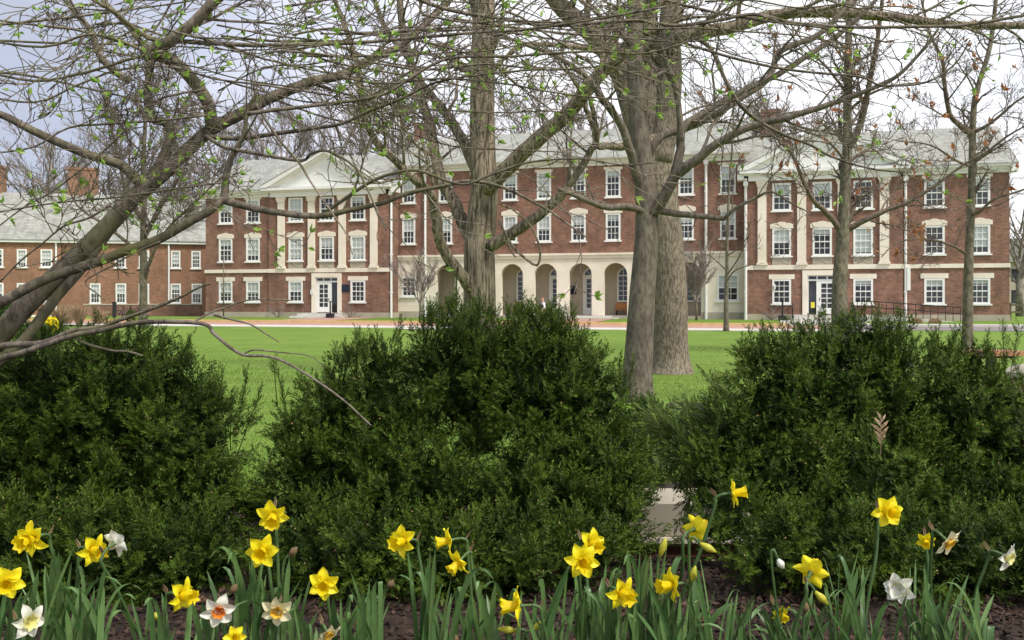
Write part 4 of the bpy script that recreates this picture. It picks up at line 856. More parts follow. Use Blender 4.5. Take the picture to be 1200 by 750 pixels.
def blob(mb, c, r, g, var, sq=1.0):
    n, m = 14, 9; vs = []
    for j in range(m+1):
        for i in range(n):
            th = math.pi*j/m; ph = 2*math.pi*i/n; k = r*(1+.10*math.sin(3*ph+th*4+c[0]*9)+.06*math.sin(5*th+ph*2)); vs.append((c[0]+k*math.sin(th)*math.cos(ph), c[1]+k*math.sin(th)*math.sin(ph)*sq, c[2]+k*math.cos(th)))
    fs = [(j*n+i, j*n+(i+1) % n, (j+1)*n+(i+1) % n, (j+1)*n+i) for j in range(m) for i in range(n)]; mb.add(vs, fs, var)
def shrub(name, label, lobes, leaders, seed, m='yew', dens=1500, L=.055, nl=.018, nw=.0036, nn=24, group=None, flatr=False, up=.5, cones=1200, shell=(.68, 1.06), vmean=.26, core=.48):
    g = np.random.default_rng(seed); C = [np.array(at(u, v, d)) for u, v, r, d in lobes]; R_ = [r*d/F for u, v, r, d in lobes]
    cx = float(np.mean([c[0] for c in C])); cy = float(np.mean([c[1] for c in C])); b = Vector((cx, cy, gzf(cx, cy)))
    root = empty(name, label, 'shrub', b, 0, group); P = []; Dr = []
    for c, r in zip(C, R_):
        n = int(4*math.pi*r*r*dens); d = norm(g.normal(size=(n, 3))); keep = (d[:, 1] < .35) | (g.random(n) < .4); d = d[keep]; n = len(d)
        q = c+d*r*g.uniform(shell[0], shell[1], (n, 1)); ok = q[:, 2] > gz(q[:, 0], q[:, 1])+.02
        for c2, r2 in zip(C, R_):
            if c2 is not c: ok &= np.linalg.norm(q-c2, axis=1) > r2*(shell[0]-.04)
        # clumpy density: leaves dark gaps between the sprays
        w = np.sin(q[:, 0]*31+1.3*np.sin(q[:, 2]*23))+np.sin(q[:, 2]*37+q[:, 1]*17)+np.sin(q[:, 1]*29+q[:, 0]*19); ok &= (w > -.9) | (g.random(n) < .35)
        q = q[ok]; d = d[ok]; P.append(q); Dr.append(d)
    P = np.concatenate(P); Dr = np.concatenate(Dr)
    # inner sprigs, coloured near black for the shade inside the crown
    Pi, Di = [], []
    for c, r in zip(C, R_):
        n = int(4*math.pi*r*r*dens*.42); d = norm(g.normal(size=(n, 3))); d = d[(d[:, 1] < .2) | (g.random(n) < .3)]; q = c+d*r*g.uniform(.45, .74, (len(d), 1)); q = q[q[:, 2] > gz(q[:, 0], q[:, 1])+.03]
        Pi.append(q); Di.append(norm(g.normal(size=q.shape))+np.array([0, -.3, .5]))
    Pi = np.concatenate(Pi); Di = np.concatenate(Di)
    # gather the sprays into tufts that fan out from their own twig
    nt_ = max(1, len(P)//13); ci = g.choice(len(P), nt_, replace=False); cc = P[ci]; cd = norm(Dr[ci]*.8+np.array([0, 0, up])+g.normal(0, .25, (nt_, 3)))
    w_ = g.integers(0, nt_, len(P)); kk = np.arange(len(P)) % 13
    tuft = g.random(len(P)) < .8; lift = g.uniform(-.012, .05, (len(P), 1))
    Pt = cc[w_]+cd[w_]*lift+g.normal(0, .013, P.shape); Dt = cd[w_]*1.0+norm(g.normal(size=P.shape))*.62
    tv = g.normal(0, .10, nt_)[w_]
    Dr = np.where(tuft[:, None], Dt, Dr*.75+np.array([0, 0, up])+g.normal(0, .38, P.shape)); P = np.where(tuft[:, None], Pt, P); ss = g.uniform(.7, 1.35, len(P))
    fresh = np.clip(.5+.5*np.sin(P[:, 0]*13+2)*np.sin(P[:, 2]*11+P[:, 1]*7), 0, 1)
    var = np.clip(g.normal(vmean, .10, len(P))+.14*fresh+np.where(tuft, tv+2.2*lift[:, 0], -.1), 0, .9)
    # leaders: upright shoots above the outline
    lp, ld, lv = [], [], []; st = MB()
    for (u, v, hpx, lean, d) in leaders:
        p0 = np.array(at(u, v, d)); hh = hpx*d/F; ax = norm(np.array([lean, g.normal(0, .12), 1.0])); st.tube([tuple(p0-ax*.12), tuple(p0+ax*hh)], [.002, .001], 4, var=.3)
        for k in range(int(hh/.007)+2):
            p = p0+ax*k*.007; lp.append(p); ld.append(ax*1.2+norm(g.normal(size=3))*.7); lv.append(vmean+.12+g.normal(0, .08))
    T = [sprig_tmpl(nn, L, nl, nw, seed*10+k, flatr) for k in range(4)]
    if lp: P2 = np.concatenate([P, np.array(lp)]); D2 = np.concatenate([Dr, np.array(ld)]); s2 = np.concatenate([ss, g.uniform(.5, .9, len(lp))]); v2 = np.concatenate([var, np.array(lv)])
    else: P2, D2, s2, v2 = P, Dr, ss, var
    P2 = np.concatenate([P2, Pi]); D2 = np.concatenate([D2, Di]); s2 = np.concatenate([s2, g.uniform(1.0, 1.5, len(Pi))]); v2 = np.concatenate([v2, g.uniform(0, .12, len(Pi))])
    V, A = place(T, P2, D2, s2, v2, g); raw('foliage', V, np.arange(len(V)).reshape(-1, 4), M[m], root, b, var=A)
    cb = st  # leader stems share one mesh with the dark cores
    for c, r in zip(C, R_): core and blob(cb, c, r*core, g, .05)  # added dark lumps stand for the shade deep in the shrub
    cb.v and cb.build('shade_core_and_shoots', M['yew_shade_core'], root, b, smooth=True, attr=True)
    if cones:
        k = g.integers(0, len(P), cones); q = P[k]+norm(Dr[k])*(L*.8*ss[k])[:, None]+g.normal(0, .006, (cones, 3)); s = g.uniform(.0018, .0036, (cones, 1, 1))
        O8 = np.array([(1, 0, 0), (-1, 0, 0), (0, 1, 0), (0, -1, 0), (0, 0, 1.2), (0, 0, -1.2)]); Fo = np.array([(0, 2, 4), (2, 1, 4), (1, 3, 4), (3, 0, 4), (2, 0, 5), (1, 2, 5), (3, 1, 5), (0, 3, 5)])
        V = (q[:, None]+O8[None]*s).reshape(-1, 3); Fc = (Fo[None]+6*np.arange(cones)[:, None, None]).reshape(-1, 3); raw('cones', V, Fc, M['cone'], root, b, var=np.repeat(g.random(cones), 6))
    print(name, len(P2), 'sprigs')
    return root
gs = random.Random(9)
def lead(rng_u, n, vf, h=(10, 34), d=3.7):
    return [(u, vf(u), gs.uniform(*h), gs.uniform(-.3, .3), d+gs.uniform(-.15, .15)) for u in [gs.uniform(*rng_u) for _ in range(n)]]
def prof(pts):
    def f(u):
        for (a, va), (b, vb) in zip(pts, pts[1:]):
            if a <= u <= b: return va+(vb-va)*(u-a)/(b-a)
        return pts[-1][1]
    return f
shrub('yew_shrub', 'broad dark green yew at the left under the magnolia branches', [(60, 485, 88, 3.7), (145, 480, 84, 3.72), (215, 520, 72, 3.7), (10, 570, 100, 3.7), (110, 600, 100, 3.65), (215, 610, 82, 3.65), (250, 582, 38, 3.65), (298, 592, 30, 3.65), (-80, 530, 105, 3.75), (160, 432, 40, 3.8), (105, 432, 36, 3.8), (205, 455, 38, 3.8), (240, 492, 32, 3.75), (40, 440, 40, 3.85), (-20, 460, 60, 3.8), (30, 654, 64, 3.06), (120, 659, 60, 3.06), (205, 654, 58, 3.06), (254, 652, 44, 3.12), (-50, 654, 60, 3.06)],
      lead((30, 290), 26, prof([(0, 405), (60, 400), (160, 398), (220, 425), (260, 475), (300, 545)]))+[(282, 478, 40, .25, 3.7), (290, 500, 40, .3, 3.7)], 1, group='yew shrubs behind the daffodils')
shrub('yew_shrub', 'tallest dark green yew in the middle, spiky on top before the thick trunk', [(545, 455, 76, 3.75), (612, 455, 74, 3.75), (455, 485, 70, 3.72), (660, 478, 56, 3.75), (402, 498, 52, 3.7), (385, 575, 78, 3.65), (480, 585, 100, 3.62), (600, 595, 105, 3.62), (685, 570, 66, 3.65), (712, 545, 42, 3.65), (355, 545, 45, 3.65), (560, 405, 32, 3.8), (625, 405, 34, 3.8), (505, 422, 30, 3.8), (440, 436, 26, 3.8), (400, 455, 20, 3.75), (350, 605, 42, 3.6), (650, 635, 50, 3.55), (540, 388, 20, 3.8), (655, 415, 28, 3.78), (690, 440, 24, 3.75), (705, 470, 30, 3.7), (727, 585, 34, 3.6), (345, 500, 22, 3.7), (350, 654, 54, 3.06), (435, 659, 60, 3.06), (525, 662, 62, 3.06), (605, 664, 58, 3.06), (680, 650, 46, 3.12), (718, 622, 40, 3.38), (722, 575, 30, 3.55)],
      lead((385, 700), 46, prof([(385, 445), (440, 418), (500, 385), (545, 372), (600, 383), (650, 388), (680, 405), (700, 445)]), (10, 30))+[(335, 478, 44, -.28, 3.7), (322, 440, 18, -.1, 3.7), (418, 425, 34, 0, 3.7), (440, 420, 28, .1, 3.7), (637, 395, 22, 0, 3.7), (645, 395, 24, .05, 3.7), (668, 390, 26, .15, 3.7), (732, 470, 48, .25, 3.7), (726, 475, 50, .0, 3.7)]+[(u, 395, 30, gs.uniform(-.15, .15), 3.78) for u in range(505, 680, 9)], 2, group='yew shrubs behind the daffodils')
shrub('yew_shrub', 'widest dark green yew at the right with several pointed tops', [(910, 478, 64, 3.7), (980, 460, 66, 3.72), (1040, 462, 62, 3.72), (1110, 485, 62, 3.7), (1170, 515, 62, 3.68), (862, 520, 46, 3.68), (905, 575, 78, 3.62), (1000, 590, 105, 3.6), (1110, 600, 95, 3.62), (1195, 610, 90, 3.65), (915, 425, 28, 3.78), (985, 415, 28, 3.78), (1045, 418, 30, 3.78), (1118, 438, 28, 3.75), (1160, 468, 26, 3.75), (845, 565, 38, 3.6), (1260, 570, 95, 3.7), (890, 430, 18, 3.75), (950, 420, 22, 3.8), (1015, 400, 22, 3.8), (1140, 425, 20, 3.75), (1190, 470, 22, 3.7), (850, 612, 42, 3.38), (835, 575, 30, 3.6), (905, 649, 50, 3.06), (975, 654, 60, 3.06), (1055, 659, 60, 3.06), (1135, 659, 58, 3.06), (1210, 659, 58, 3.06)],
      lead((880, 1200), 40, prof([(880, 430), (915, 410), (950, 400), (1000, 390), (1060, 392), (1085, 430), (1110, 415), (1150, 420), (1200, 455)]), (10, 30))+[(884, 430, 42, -.1, 3.7), (893, 425, 26, .05, 3.7), (938, 405, 20, 0, 3.7), (958, 402, 38, .05, 3.7), (950, 402, 22, -.2, 3.7), (1101, 430, 40, -.05, 3.7), (1177, 432, 48, 0, 3.7), (1185, 432, 46, .1, 3.7), (1113, 415, 22, .1, 3.7)]+[(u, 402, 28, gs.uniform(-.15, .15), 3.78) for u in range(995, 1066, 8)], 3, group='yew shrubs behind the daffodils')
# feathery yew spreading in the gap, and two clipped box balls
shrub('yew_shrub', 'low feathery yellow green yew with long fronds in the gap before the brown mulch', [(812, 520, 34, 4.0), (800, 560, 26, 3.9), (845, 500, 26, 4.0), (832, 545, 34, 3.9), (790, 535, 22, 3.95), (850, 475, 20, 4.1)], [(800, 520, 30, -1.2, 3.9), (790, 505, 26, -1.0, 3.9), (780, 560, 30, -1.6, 3.8), (815, 500, 24, -.5, 3.9), (845, 470, 20, -.3, 4.0)], 4, m='yew_light', dens=620, L=.13, nl=.030, nw=.0042, nn=34, flatr=True, up=.12, cones=0, vmean=.25, core=0)
shrub('box_shrub', 'small rounded dark box bush in the gap between yews before the smooth trunk', [(757, 492, 26, 4.9), (735, 505, 24, 4.8), (775, 500, 20, 4.8), (745, 530, 26, 4.7)], [], 5, m='box_leaf', dens=3200, L=.03, nl=.010, nw=.006, nn=12, cones=0, shell=(.9, 1.0), core=.9)
shrub('box_shrub', 'lighter and smaller rounded box bush right beside the dark one', [(812, 497, 20, 5.4), (826, 515, 22, 5.3)], [], 6, m='box_leaf', dens=3200, L=.03, nl=.010, nw=.006, nn=12, cones=0, shell=(.9, 1.0), core=.9, vmean=.4)
# ------------------------------------------------------------------ low garden wall between the shrubs, table and pier at the right
g = empty('garden_wall', 'low garden wall of dark red brick under thick pale stone coping in the gap between shrubs', 'wall', (.1, 4.62, .2), 0)
MB().box(0, 1.15, .04, .36, -.1, .172).build('brickwork', M['brick'], g); MB().box(-.02, 1.17, .0, .4, .173, .20).build('ledge', M['lime'], g); MB().box(-.03, 1.18, .015, .40, .203, .365).build('coping', M['lime_dark'], g)  # coping takes the darker stone colour for the shade on its front
MB().box(-.02, 1.17, -.05, .4, -.14, .04).build('footing', M['lime_dark'], g)
p = at(1166, HY, 15.3); p.z = 0
g = empty('slab_table', 'small table with a red brown slab top on a dark post beyond the right shrub', 'table', p, .05)
m = MB(); m.prism([(-.40, .68), (.36, .68), (.38, .70), (.38, .735), (.36, .755), (-.40, .755), (-.42, .735), (-.42, .70)], -.3, .3); m.build('tabletop', M['table_top'], g)
MB().box(-.13, .0, -.06, .06, .06, .679).build('leg', M['black'], g); MB().box(-.2, .07, -.2, .2, 0, .06).build('base', M['black'], g); MB().box(-.3, .25, -.08, .08, .63, .679).build('bracket', M['black'], g)
p = at(1222, HY, 9); p.z = 0
g = empty('brick_pier', 'low orange brick pier with a rounded pale cap at the right edge behind the shrub', 'pier', p, .1)
MB().box(-.17, .3, -.2, .25, 0, .82).build('brickwork', M['brick_tan'], g); m = MB(); m.prism([(-.21, .821), (.34, .821), (.34, .87), (.25, .93), (.07, .95), (-.12, .93), (-.21, .87)], -.24, .29); m.build('cap', M['lime_dark'], g)
# planting before the far left building
def drytuft(u, d, h, lb):
    p = at(u, HY, d); p.z = .02; g = empty('ornamental_grass', lb, 'grass tuft', p, 0, 'tufts of dry ornamental grass'); r = random.Random(int(u)); m = MB()
    for k in range(260):
        a = r.uniform(0, 6.28); ln = r.uniform(.1, .75); hh = h*r.uniform(.6, 1.1); x, y = math.cos(a)*.15, math.sin(a)*.15; w = .02
        m.add([(x-w, y, 0), (x+w, y, 0), (x+math.cos(a)*ln*.5+w*.7, y+math.sin(a)*ln*.5, hh*.7), (x+math.cos(a)*ln*.5-w*.7, y+math.sin(a)*ln*.5, hh*.7), (x+math.cos(a)*ln, y+math.sin(a)*ln, hh)], [(0, 1, 2, 3), (3, 2, 4)], r.random())
    m.build('blades', M['dry_grass'], g, attr=True)
for u, d, h, lb in ((80, 62, 1.3, 'dry tan ornamental grass tuft in the bed at left, below the annex downspout'), (93, 60, 1.2, 'dry tan ornamental grass tuft, second from left in the annex bed'), (70, 60, 1.1, 'dry tan ornamental grass tuft nearest the magnolia trunk'), (116, 62, .9, 'low dry tan grass tuft left of the dark bollard')): drytuft(u, d, h, lb)
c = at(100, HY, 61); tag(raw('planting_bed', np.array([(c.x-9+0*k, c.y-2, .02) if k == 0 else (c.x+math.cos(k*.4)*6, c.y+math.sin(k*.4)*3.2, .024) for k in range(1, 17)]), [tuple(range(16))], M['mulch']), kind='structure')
def farbush(name, lb, u, v, r, d, m, seed):
    c = at(u, v, d); b = Vector((c.x, c.y, 0)); g = np.random.default_rng(seed); R0 = r*d/F; n = 2500; dd = norm(g.normal(size=(n, 3))); q = np.array(c)+dd*R0*g.uniform(.6, 1, (n, 1))*np.array([1.3, 1, .9]); q = q[q[:, 2] > .02]; dd = norm(g.normal(size=q.shape))
    T = [sprig_tmpl(6, .16, .09, .05, seed, False)]; V, A = place(T, q, dd, g.uniform(.6, 1.2, len(q)), g.uniform(.1, .8, len(q)), g); root = empty(name, lb, 'shrub', b); raw('foliage', V, np.arange(len(V)).reshape(-1, 4), M[m], root, b, var=A)
    st = MB(); st.tube([tuple(b), tuple(c)], [.06, .03], 6); st.build('stem', M['bark_young'], root, b)
farbush('forsythia', 'small yellow flowering shrub glimpsed behind the magnolia trunks at left', 56, 381, 7, 34, 'petal_yellow', 71)
farbush('evergreen_shrub', 'dark green rounded shrub at the left edge beyond the magnolia trunk', 6, 368, 14, 45, 'box_leaf', 72)
farbush('evergreen_shrub', 'light green low shrub beneath the yellow flowering one', 40, 392, 12, 26, 'box_leaf', 73)
farbush('evergreen_shrub', 'little tan grass-like bush, left one of a pair on the ramp edge', 1074, 378, 4, 58, 'dry_grass', 74)
farbush('evergreen_shrub', 'little tan grass-like bush, right one of a pair on the ramp edge', 1096, 379, 4, 58, 'dry_grass', 75)
# pale dry oak leaf caught in the right shrub
p = at(1032, 522, 3.3); g = MB(); r = random.Random(4)
for k in range(-4, 5):
    z = (k+4)*.011; s = 1 if k % 2 else -1; L_ = .035*(1-abs(k)/7)
    g.add([tuple(p+Vector((0, 0, z))), tuple(p+Vector((s*L_*.6, -.004, z+.016))), tuple(p+Vector((s*L_, .004, z+.034))), tuple(p+Vector((s*L_*.3, -.004, z+.024))), tuple(p+Vector((0, 0, z+.014)))], [(0, 1, 2, 3, 4)], r.random())
g.tube([tuple(p-Vector((0, 0, .05))), tuple(p+Vector((0, 0, .11)))], .0015, 4)
lf = g.build('dead_leaf', M['dry_grass'], None, None, attr=True); tag(lf, 'single dry tan oak leaf caught upright in the front of the right shrub', 'leaf')

# ------------------------------------------------------------------ daffodils
def petal_mesh(name, m, L, wd, seed, twist):
    g = random.Random(seed); nu, nv = 8, 5; vs = []; va = []
    for i in range(nu+1):
        s = i/nu; w = wd*L*(math.sin(math.pi*min(1, s**.8*.93+.07))**.75)*.5
        if s > .97: w = .0012
        for j in range(nv):
            q = (j/(nv-1))*2-1; z = L*(.10*s-.30*(s-.45)**2*twist)+abs(q)**2*w*.28-.0008*math.cos(q*9)+g.gauss(0, .0004)+L*.05*math.sin(s*6+q*2+seed)
            vs.append((L*.10+s*L*.95, q*w+L*.03*math.sin(s*4+seed), z)); va.append(.25+.6*s+g.uniform(-.1, .1))
    fs = [(i*nv+j, i*nv+j+1, (i+1)*nv+j+1, (i+1)*nv+j) for i in range(nu) for j in range(nv-1)]
    o = raw(name, np.array(vs), fs, m, smooth=True, var=va); COL.objects.unlink(o); return o
def trumpet_mesh(m, L, r0, r1, frill, seed):
    g = random.Random(seed); n, k = 7, 30; vs = []; va = []
    prof_ = [(0, r0*.55), (.12, r0*.9), (.4, r0), (.65, r0*1.08), (.82, r0*1.3), (.93, r1*.9), (1.0, r1*1.1)]
    for i, (s, r) in enumerate(prof_):
        for j in range(k):
            a = 2*math.pi*j/k; e = (s**3)*frill; rr = r*(1+e*.14*math.sin(a*6+seed)+e*.09*math.sin(a*11+1)+e*g.uniform(-.05, .05)); vs.append((math.cos(a)*rr, math.sin(a)*rr, L*s+e*L*.06*math.sin(a*7+2))); va.append(s)
    fs = [(i*k+j, i*k+(j+1) % k, (i+1)*k+(j+1) % k, (i+1)*k+j) for i in range(n-1) for j in range(k)]; fs.append(tuple(range(k))[::-1])
    # stamens
    b = len(vs); 
    for (ox, oy) in ((0, 0), (r0*.3, 0), (-.15*r0, .28*r0), (-.15*r0, -.28*r0)):
        bb = len(vs)
        for z in (0, L*.6):
            for j in range(4): vs.append((ox+.08*r0*math.cos(j*1.57), oy+.08*r0*math.sin(j*1.57), z)); va.append(.9)
        fs += [(bb+j, bb+(j+1) % 4, bb+4+(j+1) % 4, bb+4+j) for j in range(4)]+[(bb+4, bb+5, bb+6, bb+7)]
    o = raw('trumpet', np.array(vs), fs, m, smooth=True, var=va); COL.objects.unlink(o); return o
PK = {}
def kit(kind, L, va_=0):
    c = {'y': ('petal_yellow', 'trumpet_yellow', 1.0, .27, .40, 1), 'w': ('petal_white', 'cup_pale', .42, .26, .40, 1), 'o': ('petal_white', 'cup_orange', .34, .27, .34, .7), 'c': ('petal_cream', 'cup_gold', .34, .27, .35, .7)}[kind]
    key = (kind, round(L, 3), va_)
    if key not in PK: PK[key] = ([petal_mesh('petal', M[c[0]], L, .68+.06*(k % 2), k+va_*5, 1+.5*(va_ % 3-1)) for k in range(3)], trumpet_mesh(M[c[1]], L*c[2], L*c[3], L*c[4], c[5]*(.7+.3*(va_ % 3)), 3+va_))
    return PK[key]
def ybed(d): return .6
def daffodil(label, u, v, d, yaw, pitch, size, kind, ub, cat='daffodil', group='yellow daffodils', dbl=False, flop=0):
    rr = random.Random(int(u*7+v)); c = at(u, v, d); fy, fp = math.radians(yaw), math.radians(pitch); Fv = Vector((math.sin(fy)*math.cos(fp), -math.cos(fy)*math.cos(fp), math.sin(fp)))
    bx_ = (ub-CX)*d/F; by_ = d+rr.uniform(-.05, .12); base = Vector((bx_, by_, gzf(bx_, by_)+.01))
    root = empty('daffodil', label, cat, base, 0, group)
    L = round(size*d/F/2*1.0, 3); pets, tr = kit(kind, L, int(u) % 5)
    zax = Fv; xax = zax.orthogonal().normalized(); yax = zax.cross(xax); Rm = Matrix((xax, yax, zax)).transposed().to_4x4()
    T = Matrix.Translation(c-base)@Rm@Matrix.Rotation(rr.uniform(0, 1), 4, 'Z')
    for lay in range(2 if dbl else 1):
        for k in range(6):
            o = link(pets[(k+lay) % 3].copy(), root); tl = (.02 if k % 2 else -.10)+rr.uniform(-.14, .14)-lay*.45+flop
            o.matrix_local = T@Matrix.Rotation(k*math.pi/3+rr.uniform(-.1, .1)+lay*.5, 4, 'Z')@Matrix.Rotation(tl, 4, 'Y')@Matrix.Translation((0, 0, (k % 2)*.0015+lay*.004))@Matrix.Diagonal((1-.15*lay, 1+rr.uniform(-.12, .12), 1, 1))
    o = link(tr.copy(), root); o.matrix_local = T
    neck = [c-Fv*.002, c-Fv*L*.45, c-Fv*L*.85+Vector((0, 0, -.002)), c-Fv*L*1.15+Vector((0, 0, -L*.28)), c-Fv*L*1.2+Vector((0, 0, -L*.8))]
    top = neck[-1]; P = neck+[top.lerp(base, .25)+Vector((rr.gauss(0, .006), 0, 0)), top.lerp(base, .6)+Vector((rr.gauss(0, .01), 0, 0)), base]
    R = crom(P, 5); n = len(R); m = MB(); m.tube(R[:8], [L*.16, .0042, .0036, .0034, .0034, .0036, .0042, .0045], 8, cap=False, var=.9); m.build('ovary', M['stem'], root, base, smooth=True, attr=True)
    m = MB(); m.tube(R[7:], [.0036+.0014*i/(n-8) for i in range(n-7)], 8, var=.5); m.build('stem', M['stem'], root, base, smooth=True, attr=True)
    sp = MB(); q = Vector(R[13]); w = .0035; e = -Fv; e.z = .4
    sp.add([tuple(q-Vector((w, 0, 0))), tuple(q+Vector((w, 0, 0))), tuple(q+Vector((w*1.2, .004, .009))+e*.006), tuple(q+e*.016+Vector((0, .002, .018))), tuple(q+Vector((-w*1.2, .004, .009))+e*.012)], [(0, 1, 2, 3, 4)], rr.random())
    sp.build('spathe', M['spathe'], root, base, attr=True)
def budflower(label, u, v, d, ang, L, mt, ub, group='daffodil buds'):
    c = at(u, v, d); bx_ = (ub-CX)*d/F; base = Vector((bx_, d+.02, gzf(bx_, d)+.01)); root = empty('daffodil_bud', label, 'flower bud', base, 0, group); a = math.radians(ang); ax = Vector((math.sin(a), -.15, math.cos(a))).normalized()
    m = MB(); pts = [c-ax*L*.5+ax*L*k/6 for k in range(7)]; m.tube(pts, [.0035, .006, .0085, .0095, .008, .005, .001], 8, var=.6); m.build('bud', M[mt], root, base, smooth=True, attr=True)
    s = c-ax*L*.5; R = crom([s, s-ax*.02+Vector((0, 0, .004)), s-ax*.03-Vector((0, 0, .03)), (s-ax*.03).lerp(base, .5), base], 5); m = MB(); m.tube(R, .0036, 6, var=.5); m.build('stem', M['stem'], root, base, smooth=True, attr=True)
Yd = 2.3
fl = [  # u, v, d, yaw, pitch, size, kind, base u, label, double
 (39, 631, 2.3, -20, -5, 42, 'y', 78, 'large full yellow daffodil, uppermost at the far left', True), (8, 682, 2.2, 25, 0, 40, 'y', -10, 'yellow daffodil cut by the left edge of the view', False),
 (107, 644, 2.35, 62, -5, 38, 'y', 70, 'yellow daffodil turned right, touching the white one seen from behind', False), (212, 697, 2.3, 65, -3, 40, 'y', 172, 'yellow daffodil with its trumpet to the right, above the orange centred white one', False),
 (320, 603, 2.35, 8, -22, 38, 'y', 325, 'yellow daffodil on top of the vertical pair at left', False), (308, 645, 2.3, 2, -3, 40, 'y', 318, 'star shaped yellow daffodil facing the viewer, lower of the vertical pair at left', False),
 (380, 684, 2.3, 4, 0, 37, 'y', 392, 'yellow daffodil facing the viewer, alone right of the cream one with golden cup', False), (474, 634, 2.35, -38, 3, 38, 'y', 500, 'yellow daffodil turned slightly left, just left of the side-on pair', False),
 (528, 633, 2.4, -78, -8, 34, 'y', 575, 'yellow daffodil in profile facing left, upper of the pair', False), (539, 657, 2.35, -50, -35, 34, 'y', 590, 'yellow daffodil drooping left, lower of the side-on pair', False),
 (609, 710, 2.25, -85, -2, 44, 'y', 660, 'lowest yellow daffodil in strict profile with long trumpet to the left, above the two buds', False), (692, 636, 2.4, 30, -5, 36, 'y', 700, 'rear yellow daffodil of the tight group of two in the middle, with a long trumpet', False),
 (682, 657, 2.3, 3, 2, 41, 'y', 694, 'front yellow daffodil of the tight group in the middle, facing the viewer', False), (727, 694, 2.25, 32, -8, 40, 'y', 745, 'yellow daffodil with frilled trumpet right of and below the tight group', False),
 (788, 685, 2.3, -65, 0, 38, 'y', 830, 'yellow daffodil facing left in front of dense leaves below the stone wall gap', False), (814, 620, 2.4, 130, 5, 36, 'y', 790, 'yellow daffodil turned away behind a crossing stem', False),
 (858, 578, 2.35, 80, 8, 34, 'y', 780, 'highest yellow daffodil in profile facing right on a long slanting stem', False), (950, 671, 2.25, 150, 12, 40, 'y', 905, 'yellow daffodil seen from behind with the bud beneath it, right of middle', False),
 (1039, 599, 2.4, 3, 2, 38, 'y', 1012, 'single tall yellow daffodil facing the viewer at right against the dark shrub', False), (1085, 633, 2.45, -20, -20, 22, 'y', 1080, 'smallest yellow daffodil half hidden beside the cream one at right', False),
 (914, 717, 2.35, 20, -30, 24, 'y', 930, 'small half open yellow daffodil low among the leaves', False), (275, 746, 2.2, 20, 10, 26, 'y', 262, 'yellow daffodil at the bottom edge near the left, only its top showing', False), (160*0+166, 742*0+757, 2.2, 0, 0, 26, 'y', 170, 'yellow daffodil mostly below the bottom edge at left', False),
 (134, 637, 2.35, 160, 15, 34, 'w', 168, 'white daffodil seen from behind beside the yellow one', False), (32, 728, 2.2, 60, 0, 42, 'w', 5, 'white daffodil with pale yellow cup turned right at lower left', False),
 (256, 715, 2.25, 18, -12, 40, 'o', 240, 'white daffodil with a bright orange cup', False), (325, 715, 2.25, 5, -15, 38, 'c', 330, 'cream daffodil with golden cup facing the viewer, low in the middle left', False),
 (384, 742, 2.25, 40, -35, 30, 'c', 350, 'cream daffodil drooping at the bottom edge with golden cup', False), (1055, 690, 2.3, -45, 5, 37, 'w', 1075, 'ruffled white daffodil with many petals low at right', True),
 (1110, 634, 2.35, 35, -35, 38, 'c', 1105, 'cream daffodil with golden cup nodding to the right', False), (1179, 652, 2.35, 40, -15, 36, 'w', 1120, 'white daffodil nearest the right edge on a slanting stem', False)]
for (u, v, d, yw, pt, sz, k, ub, lb, db) in fl:
    if v > 750: continue
    daffodil(lb, u, v, d, yw, pt, sz, k, ub, group='yellow daffodils' if k == 'y' else 'white and cream daffodils', dbl=db)
for (u, v, ang, L, m, ub, lb) in ((830, 642, 118, .045, 'bud_yellow', 815, 'pale yellow bud pointing down right beside the flower turned away'), (777, 641, 15, .05, 'bud_yellow', 768, 'upright yellow bud in front of the stone wall'), (963, 701, 135, .045, 'bud_yellow', 985, 'yellow green bud hanging under the flower seen from behind'),
    (915, 661, 150, .028, 'petal_white', 922, 'tiny drooping white bud just opening above the small yellow flower'),
    (632, 733, 55, .05, 'bud_yellow', 615, 'yellow bud pointing up right below the profile daffodil'), (594, 738, -80, .05, 'bud_yellow', 618, 'yellow bud lying left below the profile daffodil'), (344, 646, 40, .03, 'spathe', 334, 'brown papery bud beside the vertical pair at left'), (813, 672, 10, .04, 'bud_yellow', 808, 'narrow yellow bud just right of the leaf tuft under the slanting stem'), (944, 712, 5, .03, 'spathe', 940, 'small closed green bud by the low yellow flower'),
    (274, 690, 35, .03, 'spathe', 262, 'brown papery bud right above the orange centred flower'), (458, 684, 30, .028, 'spathe', 440, 'brown papery bud left of the turned yellow daffodil stem'), (533, 748, -30, .03, 'spathe', 540, 'reddish dry bud at the bottom edge'), (180, 742, 8, .035, 'spathe', 178, 'slim dry bud tip near the bottom left'), (183, 722, -10, .02, 'bud_yellow', 200, 'tiny cream bud left of the yellow daffodil facing right')):
    budflower(lb, u, v, 2.3, ang, L, m, ub)
